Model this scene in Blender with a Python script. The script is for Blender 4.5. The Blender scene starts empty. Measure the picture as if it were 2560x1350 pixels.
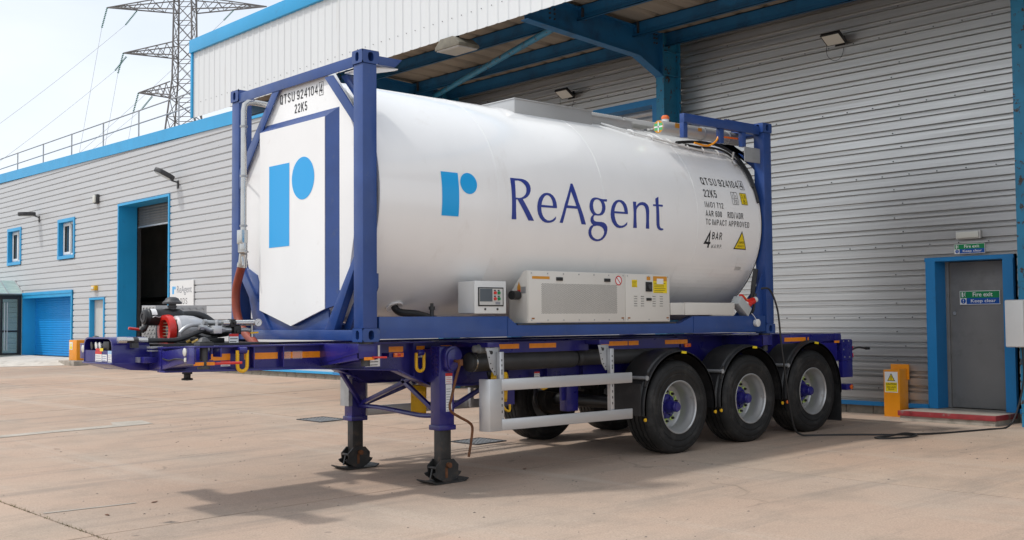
import bpy, bmesh, math, random
from mathutils import Vector, Matrix
random.seed(7)
R = math.radians
SC = bpy.context.scene
COL = SC.collection

# ------------------------------------------------------------------ camera
cam = bpy.data.cameras.new('camera')
camo = bpy.data.objects.new('camera', cam); COL.objects.link(camo)
cam.sensor_width = 36.0; cam.lens = 2811.44 / 2560 * 36.0
cam.clip_start = 0.05; cam.clip_end = 2000
yaw, pitch, roll = 0.846853772, 0.0452369286, -0.00757593847
fw = Vector((math.cos(yaw)*math.cos(pitch), math.sin(yaw)*math.cos(pitch), math.sin(pitch)))
r0 = Vector((math.sin(yaw), -math.cos(yaw), 0)); u0 = r0.cross(fw)
rr = math.cos(roll)*r0 + math.sin(roll)*u0; uu = -math.sin(roll)*r0 + math.cos(roll)*u0
mw = Matrix((rr, uu, -fw)).transposed().to_4x4(); mw.translation = (-5.53808, -8.24156, 1.49043)
camo.matrix_world = mw
SC.camera = camo

# ------------------------------------------------------------------ sky, sun, exposure
SUN = Vector((-0.58, 0.36, 1.0)).normalized()          # towards the sun
elev = math.asin(SUN.z); azim = math.atan2(SUN.x, SUN.y)
wd = bpy.data.worlds.new('World'); SC.world = wd; wd.use_nodes = True
nt = wd.node_tree; nt.nodes.clear()
def N(t, **k):
    n = nt.nodes.new(t)
    for a, b in k.items(): setattr(n, a, b)
    return n
out = N('ShaderNodeOutputWorld'); bg = N('ShaderNodeBackground')
sky = N('ShaderNodeTexSky', sky_type='NISHITA', sun_disc=False, sun_elevation=elev, sun_rotation=azim)
sky.air_density = 1.0; sky.dust_density = 2.2; sky.ozone_density = 1.0
tc = N('ShaderNodeTexCoord'); mp = N('ShaderNodeMapping'); mp.inputs['Scale'].default_value = (1.0, 1.0, 2.6)
nz = N('ShaderNodeTexNoise'); nz.inputs['Scale'].default_value = 2.1; nz.inputs['Detail'].default_value = 6; nz.inputs['Roughness'].default_value = .5
cr = N('ShaderNodeValToRGB'); cr.color_ramp.elements[0].position = .36; cr.color_ramp.elements[0].color = (.66, .66, .66, 1)
cr.color_ramp.elements[1].position = .66; cr.color_ramp.elements[1].color = (.97, .97, .97, 1)
mx = N('ShaderNodeMixRGB'); mx.inputs[2].default_value = (6.7, 7.05, 7.5, 1)     # thin bright cloud sheet
L = nt.links.new
L(tc.outputs['Generated'], mp.inputs[0]); L(mp.outputs[0], nz.inputs['Vector']); L(nz.outputs['Fac'], cr.inputs[0])
L(cr.outputs[0], mx.inputs[0]); L(sky.outputs[0], mx.inputs[1]); L(mx.outputs[0], bg.inputs['Color'])
bg.inputs['Strength'].default_value = 0.15
L(bg.outputs[0], out.inputs[0])
sl = bpy.data.lights.new('sun', 'SUN'); sl.energy = 2.0; sl.angle = R(3.5); sl.color = (1.0, .965, .915)
so = bpy.data.objects.new('sun', sl); COL.objects.link(so)
so.rotation_euler = (-SUN).to_track_quat('-Z', 'Y').to_euler(); so.location = (0, 0, 30)
vs = SC.view_settings
vs.view_transform = 'Standard'; vs.look = 'None'; vs.gamma = 1.0; vs.use_curve_mapping = False; vs.exposure = 0.06
SC.cycles.use_denoising = True
SC.cycles.max_bounces = 7

# ------------------------------------------------------------------ helpers
GS = 0.022
def gz(x): return GS * (x - 4.2)                       # the yard falls away from the building
WT = {}
def wt(o): return WT.get(o.name, Vector((0, 0, 0)))
def tag(o, label=None, cat=None, group=None, kind=None):
    if label: o['label'] = label
    if cat: o['category'] = cat
    if group: o['group'] = group
    if kind: o['kind'] = kind
    return o
def thing(name, label, cat, loc=(0, 0, 0), group=None):
    o = bpy.data.objects.new(name, None); COL.objects.link(o)
    o.location = loc; o.empty_display_size = .2; WT[o.name] = Vector(loc)
    return tag(o, label, cat, group)
def sub(name, parent, loc=(0, 0, 0)):
    """an empty part at world place loc under parent"""
    o = bpy.data.objects.new(name, None); COL.objects.link(o); o.parent = parent
    o.location = Vector(loc) - wt(parent); o.empty_display_size = .1; WT[o.name] = Vector(loc)
    return o

class MB:
    def __init__(s): s.v = []; s.f = []
    def add(s, vs, fs):
        b = len(s.v); s.v += [tuple(v) for v in vs]; s.f += [tuple(b + i for i in f) for f in fs]; return s
    def box(s, x0, x1, y0, y1, z0, z1):
        x0, x1 = min(x0, x1), max(x0, x1); y0, y1 = min(y0, y1), max(y0, y1); z0, z1 = min(z0, z1), max(z0, z1)
        return s.add([(x0,y0,z0),(x1,y0,z0),(x1,y1,z0),(x0,y1,z0),(x0,y0,z1),(x1,y0,z1),(x1,y1,z1),(x0,y1,z1)],
                     [(0,3,2,1),(4,5,6,7),(0,1,5,4),(1,2,6,5),(2,3,7,6),(3,0,4,7)])
    def prism(s, poly, d):
        """closed 3-D polygon pushed along vector d"""
        n = len(poly); d = Vector(d); P = [Vector(p) for p in poly]
        nn = Vector((0, 0, 0))
        for i in range(n): nn += P[i].cross(P[(i+1) % n])
        if nn.dot(d) > 0: P = P[::-1]
        return s.add(P + [p + d for p in P], [tuple(range(n)), tuple(range(2*n-1, n-1, -1))] + [(i, i+n, (i+1) % n + n, (i+1) % n) for i in range(n)])
    def px(s, yz, x0, x1): return s.prism([(x0, y, z) for y, z in yz], (x1 - x0, 0, 0))
    def py(s, xz, y0, y1): return s.prism([(x, y0, z) for x, z in xz], (0, y1 - y0, 0))
    def pz(s, xy, z0, z1): return s.prism([(x, y, z0) for x, y in xy], (0, 0, z1 - z0))
    def bar(s, a, b, w, h, up=(0, 0, 1)):
        """box section w wide, h high between two points"""
        a, b = Vector(a), Vector(b); d = (b - a).normalized(); u = Vector(up)
        if abs(d.dot(u)) > .98: u = Vector((1, 0, 0))
        r = d.cross(u).normalized(); u = r.cross(d)
        q = [-r*w/2 - u*h/2, r*w/2 - u*h/2, r*w/2 + u*h/2, -r*w/2 + u*h/2]
        return s.add([a + k for k in q] + [b + k for k in q], [(0,1,2,3)[::-1], (4,5,6,7)] + [(i, (i+1) % 4, (i+1) % 4 + 4, i+4) for i in range(4)])
    def cyl(s, a, b, r, r2=None, n=20, caps=True):
        a, b = Vector(a), Vector(b); r2 = r if r2 is None else r2; d = (b - a).normalized()
        u = d.orthogonal().normalized(); w = d.cross(u)
        A = [a + (u*math.cos(t) + w*math.sin(t))*r for t in [2*math.pi*i/n for i in range(n)]]
        B = [b + (u*math.cos(t) + w*math.sin(t))*r2 for t in [2*math.pi*i/n for i in range(n)]]
        f = [(i, (i+1) % n, (i+1) % n + n, i+n) for i in range(n)]
        if caps: f += [tuple(range(n-1, -1, -1)), tuple(range(n, 2*n))]
        return s.add(A + B, f)
    def lathe(s, prof, o, d, n=32, closed=False, a0=0.0, a1=2*math.pi, ref=None):
        """profile [(along, radius)] turned about the axis o + d"""
        o, d = Vector(o), Vector(d).normalized(); u = Vector(ref).normalized() if ref else d.orthogonal().normalized(); w = d.cross(u)
        full = abs(a1 - a0 - 2*math.pi) < 1e-6; m = n if full else n + 1; k = len(prof); vs = []
        for i in range(m):
            t = a0 + (a1 - a0)*i/n
            for h, r in prof: vs.append(o + d*h + (u*math.cos(t) + w*math.sin(t))*r)
        fs = []
        for i in range(n):
            j = (i+1) % m
            for q in range(k if closed else k - 1):
                q2 = (q+1) % k; fs.append((i*k+q, j*k+q, j*k+q2, i*k+q2))
        if closed and not full: fs += [tuple(range(k)), tuple((m-1)*k + q for q in range(k-1, -1, -1))]
        return s.add(vs, fs)
    def tube(s, pts, r, n=8, smooth=0, caps=True):
        P = [Vector(p) for p in pts]
        if smooth:
            Q = []
            for i in range(len(P) - 1):
                p0 = P[max(i-1, 0)]; p1 = P[i]; p2 = P[i+1]; p3 = P[min(i+2, len(P)-1)]
                for k in range(smooth):
                    t = k/smooth
                    Q.append(.5*((2*p1) + (p2-p0)*t + (2*p0 - 5*p1 + 4*p2 - p3)*t*t + (3*p1 - p0 - 3*p2 + p3)*t**3))
            P = Q + [P[-1]]
        vs = []; u = None
        for i, p in enumerate(P):
            d = (P[min(i+1, len(P)-1)] - P[max(i-1, 0)]).normalized()
            if u is None: u = d.orthogonal().normalized()
            u = (u - d*u.dot(d)).normalized(); w = d.cross(u)
            vs += [p + (u*math.cos(t) + w*math.sin(t))*r for t in [2*math.pi*k/n for k in range(n)]]
        fs = [(i*n+k, i*n+(k+1) % n, (i+1)*n+(k+1) % n, (i+1)*n+k) for i in range(len(P)-1) for k in range(n)]
        if caps: fs += [tuple(range(n-1, -1, -1)), tuple((len(P)-1)*n + k for k in range(n))]
        return s.add(vs, fs)
    def holed(s, c, u, v, hu, hv, ou, ov, depth, n=24):
        """a rectangular face (half sizes hu, hv) with an oval pocket (ou, ov) sunk along -u x v"""
        c, u, v = Vector(c), Vector(u).normalized(), Vector(v).normalized(); nn = u.cross(v); vs = []
        for i in range(n):
            t = 2*math.pi*(i + .5)/n; cx, sy = math.cos(t), math.sin(t); k = min(hu/max(abs(cx), 1e-6), hv/max(abs(sy), 1e-6))
            vs.append(c + u*cx*k + v*sy*k)
        st = max(ov - ou, 0)
        for dd in (0, depth):
            for i in range(n):
                t = 2*math.pi*(i + .5)/n
                vs.append(c + u*math.cos(t)*ou + v*(math.sin(t)*ou + (st if math.sin(t) > 0 else -st)) - nn*dd)
        fs = [(i, (i+1) % n, n + (i+1) % n, n+i) for i in range(n)] + [(n+i, n+(i+1) % n, 2*n+(i+1) % n, 2*n+i) for i in range(n)]
        fs.append(tuple(range(2*n, 3*n)))
        return s.add(vs, fs)
    def mesh(s, name, mat, bevel=0, seg=2, angle=35, fix=True):
        me = bpy.data.meshes.new(name); me.from_pydata(s.v, [], s.f); me.update()
        bm = bmesh.new(); bm.from_mesh(me)
        if fix: bmesh.ops.recalc_face_normals(bm, faces=bm.faces)
        if bevel:
            ed = [e for e in bm.edges if len(e.link_faces) == 2 and e.calc_face_angle(0) > R(30)]
            bmesh.ops.bevel(bm, geom=ed, offset=bevel, segments=seg, affect='EDGES', profile=.6, clamp_overlap=True)
        bm.to_mesh(me); bm.free()
        me.shade_smooth(); me.set_sharp_from_angle(angle=R(angle))
        for m in (mat if isinstance(mat, (list, tuple)) else [mat]): me.materials.append(m)
        return me
    def put(s, name, mat, parent=None, bevel=0, local=False, **k):
        o = bpy.data.objects.new(name, s.mesh(name, mat, bevel, **k)); COL.objects.link(o)
        if parent is not None:
            o.parent = parent
            o.location = (0, 0, 0) if local else -wt(parent)
            WT[o.name] = wt(parent) if local else Vector((0, 0, 0))
        return o
def link(name, me, parent, loc=(0, 0, 0), rot=None):
    """another object on shared mesh data, world place loc"""
    o = bpy.data.objects.new(name, me); COL.objects.link(o)
    if parent is not None: o.parent = parent; o.location = Vector(loc) - wt(parent)
    else: o.location = loc
    if rot: o.rotation_euler = rot
    WT[o.name] = Vector(loc)
    return o

# ------------------------------------------------------------------ materials
def mat(name, col, rough=.5, metal=0.0, var=0.0, scale=6.0, bump=0.0, bscale=60.0, coat=0.0, dirt=None, dscale=2.0, dlo=.52, dhi=.75, stretch=None, spec=.5, trans=0.0, emit=None, es=0, alpha=1.0, rvar=0.0):
    m = bpy.data.materials.new(name); m.use_nodes = True; t = m.node_tree; b = t.nodes['Principled BSDF']
    b.inputs['Base Color'].default_value = (*col, 1); b.inputs['Roughness'].default_value = rough; b.inputs['Metallic'].default_value = metal
    b.inputs['Specular IOR Level'].default_value = spec
    if coat: b.inputs['Coat Weight'].default_value = coat; b.inputs['Coat Roughness'].default_value = .06
    if trans: b.inputs['Transmission Weight'].default_value = trans
    if alpha < 1: b.inputs['Alpha'].default_value = alpha
    if emit: b.inputs['Emission Color'].default_value = (*emit, 1); b.inputs['Emission Strength'].default_value = es
    if var or bump or dirt or rvar:
        tc = t.nodes.new('ShaderNodeTexCoord'); src = tc.outputs['Object']
        if stretch:
            mp = t.nodes.new('ShaderNodeMapping'); mp.inputs['Scale'].default_value = stretch; t.links.new(src, mp.inputs[0]); src = mp.outputs[0]
        cur = None
        if var:
            nz = t.nodes.new('ShaderNodeTexNoise'); nz.inputs['Scale'].default_value = scale; nz.inputs['Detail'].default_value = 5
            t.links.new(src, nz.inputs['Vector'])
            cr = t.nodes.new('ShaderNodeValToRGB'); e = cr.color_ramp.elements
            e[0].position = .3; e[1].position = .7
            e[0].color = (*[c*(1-var) for c in col], 1); e[1].color = (*[min(1, c*(1+var)) for c in col], 1)
            t.links.new(nz.outputs['Fac'], cr.inputs[0]); cur = cr.outputs[0]
        if dirt:
            nd = t.nodes.new('ShaderNodeTexNoise'); nd.inputs['Scale'].default_value = dscale; nd.inputs['Detail'].default_value = 8; nd.inputs['Roughness'].default_value = .65
            t.links.new(src, nd.inputs['Vector'])
            rp = t.nodes.new('ShaderNodeValToRGB'); rp.color_ramp.elements[0].position = dlo; rp.color_ramp.elements[1].position = dhi
            t.links.new(nd.outputs['Fac'], rp.inputs[0])
            mx = t.nodes.new('ShaderNodeMixRGB'); mx.inputs[1].default_value = (*col, 1); mx.inputs[2].default_value = (*dirt, 1)
            t.links.new(rp.outputs[0], mx.inputs[0])
            if cur: t.links.new(cur, mx.inputs[1])
            cur = mx.outputs[0]
        if cur: t.links.new(cur, b.inputs['Base Color'])
        if rvar:
            nr = t.nodes.new('ShaderNodeTexNoise'); nr.inputs['Scale'].default_value = scale*1.7; nr.inputs['Detail'].default_value = 4
            t.links.new(src, nr.inputs['Vector'])
            mr = t.nodes.new('ShaderNodeMapRange'); mr.inputs[3].default_value = max(0, rough-rvar); mr.inputs[4].default_value = min(1, rough+rvar); mr.inputs[1].default_value = .3; mr.inputs[2].default_value = .7
            t.links.new(nr.outputs['Fac'], mr.inputs[0]); t.links.new(mr.outputs[0], b.inputs['Roughness'])
        if bump:
            nb = t.nodes.new('ShaderNodeTexNoise'); nb.inputs['Scale'].default_value = bscale; nb.inputs['Detail'].default_value = 4
            t.links.new(src, nb.inputs['Vector'])
            bp = t.nodes.new('ShaderNodeBump'); bp.inputs['Strength'].default_value = bump; bp.inputs['Distance'].default_value = .01
            t.links.new(nb.outputs['Fac'], bp.inputs['Height']); t.links.new(bp.outputs[0], b.inputs['Normal'])
    return m
def shade(h): # sRGB hex to linear
    return tuple(((c/255)/12.92 if c/255 <= .04045 else ((c/255+.055)/1.055)**2.4) for c in (int(h[i:i+2], 16) for i in (0, 2, 4)))

m_frame = mat('container_blue_paint', (.018, .058, .225), .38, var=.12, scale=3, bump=.06, bscale=30, coat=.15, rvar=.1, dirt=(.06, .09, .19), dscale=9, dlo=.6, dhi=.8)
m_trail = mat('trailer_blue_paint', (.014, .012, .165), .34, var=.16, scale=4, bump=.05, bscale=40, coat=.3, dirt=(.03, .028, .06), dscale=6, dlo=.6, dhi=.85, rvar=.1)
m_tank = mat('tank_white_paint', (.88, .88, .87), .24, var=.02, scale=1.5, bump=.05, bscale=1.3, coat=.5, dirt=(.70, .67, .63), dscale=2.4, dlo=.60, dhi=.95, stretch=(1.6, 1.6, .5))
m_white = mat('white_panel_paint', (.86, .86, .85), .35, var=.02, scale=2, dirt=(.68, .66, .62), dscale=5, dlo=.62, dhi=.9)
m_cream = mat('unit_cream_paint', (.66, .64, .59), .42, var=.02, scale=4, bump=.02, bscale=80)
m_sock = mat('socket_box_grey', (.44, .46, .46), .45)
m_cab = mat('cabinet_grey_paint', (.66, .67, .66), .4, var=.02, scale=4)
m_navy = mat('lettering_navy', (.028, .05, .28), .3)
m_cyan = mat('logo_cyan', (.005, .36, .78), .3)
m_ink = mat('black_ink', (.012, .012, .014), .45)
m_grey_ink = mat('grey_ink', (.24, .25, .28), .5)
m_yel = mat('yellow_vinyl', (.82, .62, .01), .4)
m_red = mat('red_vinyl', (.60, .02, .02), .4)
m_green = mat('green_vinyl', (.0, .22, .07), .4)
m_blue = mat('blue_vinyl', (.0, .075, .36), .4)
m_pale = mat('white_vinyl', (.78, .78, .77), .4)
m_orange = mat('orange_reflective_tape', (.86, .27, .006), .3, var=.08, scale=14, dirt=(.45, .15, .02), dscale=9, dlo=.58, dhi=.85)
m_oplas = mat('orange_lens', (.75, .14, .01), .15, coat=.5)
m_rlens = mat('red_lens', (.55, .01, .008), .15, coat=.5)
m_cladL = mat('silver_grey_cladding_paint', (.53, .54, .55), .45, metal=.08, var=.03, scale=.8, stretch=(1, .25, 4), dirt=(.42, .40, .38), dscale=.9, dlo=.58, dhi=.85)
m_cladR = mat('mill_aluminium_cladding', (.54, .54, .53), .36, metal=.78, var=.08, scale=3.0, stretch=(1, .12, 9), dirt=(.38, .36, .335), dscale=1.2, dlo=.54, dhi=.9, rvar=.08)
m_fasc = mat('white_fascia_cladding_paint', (.71, .73, .735), .5, var=.02, scale=.7, stretch=(1, 1, .2), dirt=(.55, .53, .48), dscale=1.6, dlo=.6, dhi=.9)
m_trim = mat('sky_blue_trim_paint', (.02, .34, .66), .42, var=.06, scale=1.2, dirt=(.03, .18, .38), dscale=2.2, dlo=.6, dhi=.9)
m_trimR = mat('shaded_blue_trim_paint', (.012, .20, .48), .42, var=.06, scale=2, dirt=(.03, .10, .2), dscale=3, dlo=.6, dhi=.9)  # darker copy of the trim blue, canopy shade put into the colour
m_steel = mat('canopy_blue_steel_paint', (.014, .13, .30), .45, var=.15, scale=1.5, dirt=(.015, .035, .06), dscale=2.5, dlo=.5, dhi=.85)
m_rusty = mat('rusting_blue_steel_paint', (.02, .20, .36), .5, var=.15, scale=3, dirt=(.06, .032, .018), dscale=11, dlo=.57, dhi=.63, bump=.2, bscale=30)
m_soff = mat('canopy_liner_sheet', (.30, .27, .22), .7, var=.12, scale=1.2, stretch=(.3, 2, 1), dirt=(.13, .11, .09), dscale=1.2)
m_darkm = mat('dark_grey_metal', (.045, .045, .048), .5, var=.2, scale=8)
m_canister = mat('dark_grey_canister_paint', (.20, .21, .215), .45, var=.1, scale=8)
m_resv = mat('reservoir_black_paint', (.045, .045, .047), .45, var=.2, scale=6, dirt=(.06, .055, .05), dscale=5)
m_film = mat('clear_film', (.7, .7, .72), .3, alpha=.35)
m_black = mat('black_plastic', (.014, .014, .015), .42, var=.15, scale=9, bump=.05, bscale=90)
m_guard = mat('mudguard_black_plastic', (.020, .020, .021), .46, var=.3, scale=5, bump=.08, bscale=70, dirt=(.07, .066, .06), dscale=5, dlo=.55, dhi=.85)
m_tyre = mat('tyre_rubber', (.016, .016, .016), .62, var=.3, scale=7, bump=.12, bscale=60, dirt=(.075, .07, .064), dscale=6, dlo=.52, dhi=.85, spec=.35)
m_weed = mat('dry_joint_weeds', (.13, .12, .035), .8, var=.4, scale=9)
m_grit = mat('yard_grit', (.17, .145, .12), .9, var=.5, scale=5)
m_rim = mat('silver_rim_paint', (.44, .44, .435), .33, metal=.5, var=.06, scale=6, dirt=(.22, .14, .08), dscale=7, dlo=.62, dhi=.8)
m_alu = mat('brushed_aluminium', (.56, .57, .58), .36, metal=.7, var=.05, scale=5, stretch=(.3, 1, 1), rvar=.06)
m_galv = mat('galvanised_steel', (.40, .41, .42), .45, metal=.55, var=.14, scale=9)
m_inox = mat('stainless_steel', (.55, .54, .52), .24, metal=.9, var=.08, scale=8, rvar=.08)
m_check = mat('checker_plate', (.42, .41, .40), .4, metal=.6, var=.1, scale=10)
m_rust = mat('rusty_steel', (.14, .052, .018), .75, var=.35, scale=20, bump=.2, bscale=50)
m_leg = mat('worn_dark_leg_steel', (.032, .031, .03), .5, metal=.2, var=.35, scale=9, dirt=(.11, .065, .04), dscale=9, dlo=.55, dhi=.8)
m_hose = mat('red_rubber_hose', (.26, .045, .02), .5, var=.12, scale=12, bump=.08, bscale=80)
m_yplas = mat('yellow_plastic', (.78, .44, .008), .45, var=.08, scale=8, dirt=(.4, .2, .02), dscale=9, dlo=.6, dhi=.85)
m_ypaint = mat('yellow_steel_paint', (.78, .28, .004), .42, var=.05, scale=5, dirt=(.42, .19, .02), dscale=5, dlo=.64, dhi=.9)
m_redp = mat('bright_red_plastic', (.62, .02, .012), .35, coat=.3)
m_conc = mat('weathered_concrete', (.36, .32, .27), .85, var=.18, scale=5, bump=.3, bscale=50, dirt=(.16, .15, .12), dscale=4)
m_brick = mat('grey_plinth_block', (.25, .215, .17), .9, var=.22, scale=6, bump=.35, bscale=45, dirt=(.11, .095, .075), dscale=5)
m_redpt = mat('worn_red_floor_paint', (.26, .025, .03), .6, var=.2, scale=8, dirt=(.20, .16, .14), dscale=7, dlo=.58, dhi=.70)
m_doorg = mat('grey_door_paint', (.20, .195, .19), .45, var=.08, scale=2, dirt=(.13, .125, .12), dscale=3, dlo=.52, dhi=.8)
m_palegrey = mat('pale_grey_paint', (.52, .52, .50), .5, var=.04, scale=3)
m_roller = mat('blue_roller_shutter_paint', (.008, .26, .66), .4, var=.05, scale=2)
m_glass = mat('dark_window_glass', (.035, .045, .05), .05, spec=.8)
m_porchg = mat('porch_glass', (.55, .72, .72), .02, trans=.9, spec=.6)
m_poly = mat('porch_roof_sheet', (.34, .46, .44), .3, var=.2, scale=3, stretch=(1, 4, 1), dirt=(.5, .36, .2), dscale=3, dlo=.6, dhi=.85)
m_upvc = mat('white_upvc', (.74, .74, .73), .35)
m_sheetgrey = mat('dull_steel_sheet', (.46, .46, .455), .4, metal=.5, var=.04, scale=3)
m_olive = mat('weathered_lamp_casing', (.16, .145, .11), .6, var=.2, scale=9)
m_shut = mat('dark_grey_shutter', (.16, .16, .155), .5, metal=.3, var=.15, scale=5)  # dark grey with slight random mottling
m_inside = mat('dim_interior_wall', (.50, .48, .45), .9, var=.15, scale=1.5)
m_lamp = mat('lamp_glass', (.62, .62, .56), .2)
m_gauge = mat('gauge_face', (.74, .74, .72), .3)
m_pylon = mat('weathered_pylon_steel', (.19, .172, .162), .65, metal=.3, var=.2, scale=.5)
m_wire = mat('conductor_wire', (.34, .34, .36), .5, metal=.3)
m_insul = mat('green_glass_insulator', (.035, .20, .15), .2)
m_brass = mat('brass_fitting', (.45, .30, .08), .4, metal=.7)
m_tan = mat('cast_fan_fins', (.42, .30, .18), .5, metal=.3)
m_cast = mat('cast_aluminium_body', (.52, .52, .53), .42, metal=.5, var=.08, scale=14, bump=.05, bscale=60)
m_nutarrow = mat('yellow_green_nut_arrow', (.58, .75, .20), .45)
m_screen = mat('dark_screen', (.07, .085, .10), .12)
m_vinyl_o = mat('amber_label', (.62, .27, .02), .45)

def ground_mat():
    m = bpy.data.materials.new('pinkish_yard_concrete'); m.use_nodes = True; t = m.node_tree; b = t.nodes['Principled BSDF']; K = t.links.new
    tc = t.nodes.new('ShaderNodeTexCoord')
    def nz(sc, det=6, ro=.6, mapsc=None, rot=None, dist=0):
        src = tc.outputs['Object']
        if mapsc or rot:
            mp = t.nodes.new('ShaderNodeMapping')
            if mapsc: mp.inputs['Scale'].default_value = mapsc
            if rot: mp.inputs['Rotation'].default_value = rot
            K(src, mp.inputs[0]); src = mp.outputs[0]
        n = t.nodes.new('ShaderNodeTexNoise'); n.inputs['Scale'].default_value = sc; n.inputs['Detail'].default_value = det; n.inputs['Roughness'].default_value = ro; n.inputs['Distortion'].default_value = dist
        K(src, n.inputs['Vector']); return n.outputs['Fac']
    def ramp(f, *st):
        r = t.nodes.new('ShaderNodeValToRGB'); e = r.color_ramp.elements
        while len(e) < len(st): e.new(.5)
        for i, (p, c) in enumerate(st): e[i].position = p; e[i].color = (*c, 1) if not isinstance(c, (int, float)) else (c, c, c, 1)
        K(f, r.inputs[0]); return r.outputs[0]
    def mix(f, a, c, mode='MIX', k=1.0):
        x = t.nodes.new('ShaderNodeMixRGB'); x.blend_type = mode
        if f is None: x.inputs[0].default_value = k
        else: K(f, x.inputs[0])
        for i, q in ((1, a), (2, c)):
            if isinstance(q, tuple): x.inputs[i].default_value = (*q, 1)
            else: K(q, x.inputs[i])
        return x.outputs[0]
    base = ramp(nz(.35, 5, .55), (.3, (.455, .322, .242)), (.5, (.47, .35, .268)), (.72, (.44, .358, .288)))
    slab = ramp(nz(.16, 2, .5, rot=(0, 0, .4)), (.35, .90), (.65, 1.06)); c = mix(None, base, slab, 'MULTIPLY', 1.0)
    oi = t.nodes.new('ShaderNodeObjectInfo'); c = mix(None, c, ramp(oi.outputs['Random'], (0, (.93, .945, .96)), (.5, (1.0, .99, .98)), (1, (1.05, 1.02, .99))), 'MULTIPLY', 1.0)     # each pour its own tone
    c = mix(ramp(nz(1.3, 8, .7), (.48, 0), (.76, .6)), c, (.27, .225, .18))                       # mottled grime
    c = mix(ramp(nz(2.0, 6, .65, mapsc=(.10, 1.1, 1)), (.52, 0), (.70, .6)), c, (.24, .205, .172))   # tyre streaks along the yard
    c = mix(ramp(nz(1.6, 6, .6, mapsc=(.8, .09, 1), rot=(0, 0, .5), dist=.4), (.54, 0), (.72, .5)), c, (.50, .43, .36))   # pale scuffs
    c = mix(ramp(nz(3.2, 3, .5), (.72, 0), (.78, .75)), c, (.13, .115, .10))                      # oil spots
    c = mix(ramp(nz(55, 3, .6), (.35, .86), (.65, 1.1)), c, c, 'MIX')
    sp = ramp(nz(70, 3, .7), (.3, .80), (.7, 1.14)); c = mix(None, c, sp, 'MULTIPLY', 1.0)
    vo = t.nodes.new('ShaderNodeTexVoronoi'); vo.feature = 'DISTANCE_TO_EDGE'; vo.inputs['Scale'].default_value = .16
    wv = t.nodes.new('ShaderNodeVectorMath'); wv.operation = 'ADD'
    nv = t.nodes.new('ShaderNodeTexNoise'); nv.inputs['Scale'].default_value = 1.1; nv.inputs['Detail'].default_value = 8
    K(tc.outputs['Object'], nv.inputs['Vector']); K(tc.outputs['Object'], wv.inputs[0]); K(nv.outputs['Color'], wv.inputs[1]); K(wv.outputs[0], vo.inputs['Vector'])
    crk = ramp(vo.outputs['Distance'], (0, 1), (.0009, 0)); msk = ramp(nz(.5, 2), (.54, 0), (.62, .55))
    ck = t.nodes.new('ShaderNodeMath'); ck.operation = 'MULTIPLY'; K(crk, ck.inputs[0]); K(msk, ck.inputs[1])
    c = mix(ck.outputs[0], c, (.17, .14, .11))
    K(c, b.inputs['Base Color'])
    b.inputs['Roughness'].default_value = .82; b.inputs['Specular IOR Level'].default_value = .3
    bp = t.nodes.new('ShaderNodeBump'); bp.inputs['Strength'].default_value = .35; bp.inputs['Distance'].default_value = .006
    K(nz(90, 4, .7), bp.inputs['Height']); K(bp.outputs[0], b.inputs['Normal'])
    return m
m_ground = ground_mat()
m_joint = mat('joint_filler', (.19, .155, .12), .9, var=.3, scale=12, dirt=(.10, .13, .05), dscale=6, dlo=.55, dhi=.7)
m_patch = mat('pale_repair_concrete', (.43, .385, .325), .85, var=.12, scale=4, bump=.3, bscale=60, dirt=(.28, .25, .2), dscale=5)
m_apron = mat('pale_apron_concrete', (.60, .55, .48), .85, var=.10, scale=2, bump=.2, bscale=50, dirt=(.36, .32, .27), dscale=3)

# ------------------------------------------------------------------ lettering
_tc = {}
def text2d(s, bold=0.0):
    key = (s, bold)
    if key not in _tc:
        cu = bpy.data.curves.new('letters', 'FONT'); cu.body = s; cu.resolution_u = 4; cu.offset = bold; cu.size = 1
        ob = bpy.data.objects.new('letters', cu); me = bpy.data.meshes.new_from_object(ob)
        V = [(v.co.x, v.co.y) for v in me.vertices]; F = [tuple(p.vertices) for p in me.polygons]
        bpy.data.objects.remove(ob); bpy.data.curves.remove(cu); bpy.data.meshes.remove(me)
        _tc[key] = (V, F)
    return _tc[key]
def fit(V, x0, x1, y0, y1):
    a = min(v[0] for v in V); b = max(v[0] for v in V); c = min(v[1] for v in V); d = max(v[1] for v in V)
    return [(x0 + (x-a)/(b-a)*(x1-x0), y0 + (y-c)/(d-c)*(y1-y0)) for x, y in V]
def poly2d(contours):
    cu = bpy.data.curves.new('glyph', 'CURVE'); cu.dimensions = '2D'; cu.fill_mode = 'BOTH'
    for c in contours:
        sp = cu.splines.new('POLY'); sp.points.add(len(c)-1)
        for p, q in zip(sp.points, c): p.co = (q[0], q[1], 0, 1)
        sp.use_cyclic_u = True
    ob = bpy.data.objects.new('glyph', cu); me = bpy.data.meshes.new_from_object(ob)
    V = [(v.co.x, v.co.y) for v in me.vertices]; F = [tuple(p.vertices) for p in me.polygons]
    bpy.data.objects.remove(ob); bpy.data.curves.remove(cu); bpy.data.meshes.remove(me)
    return V, F
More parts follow.
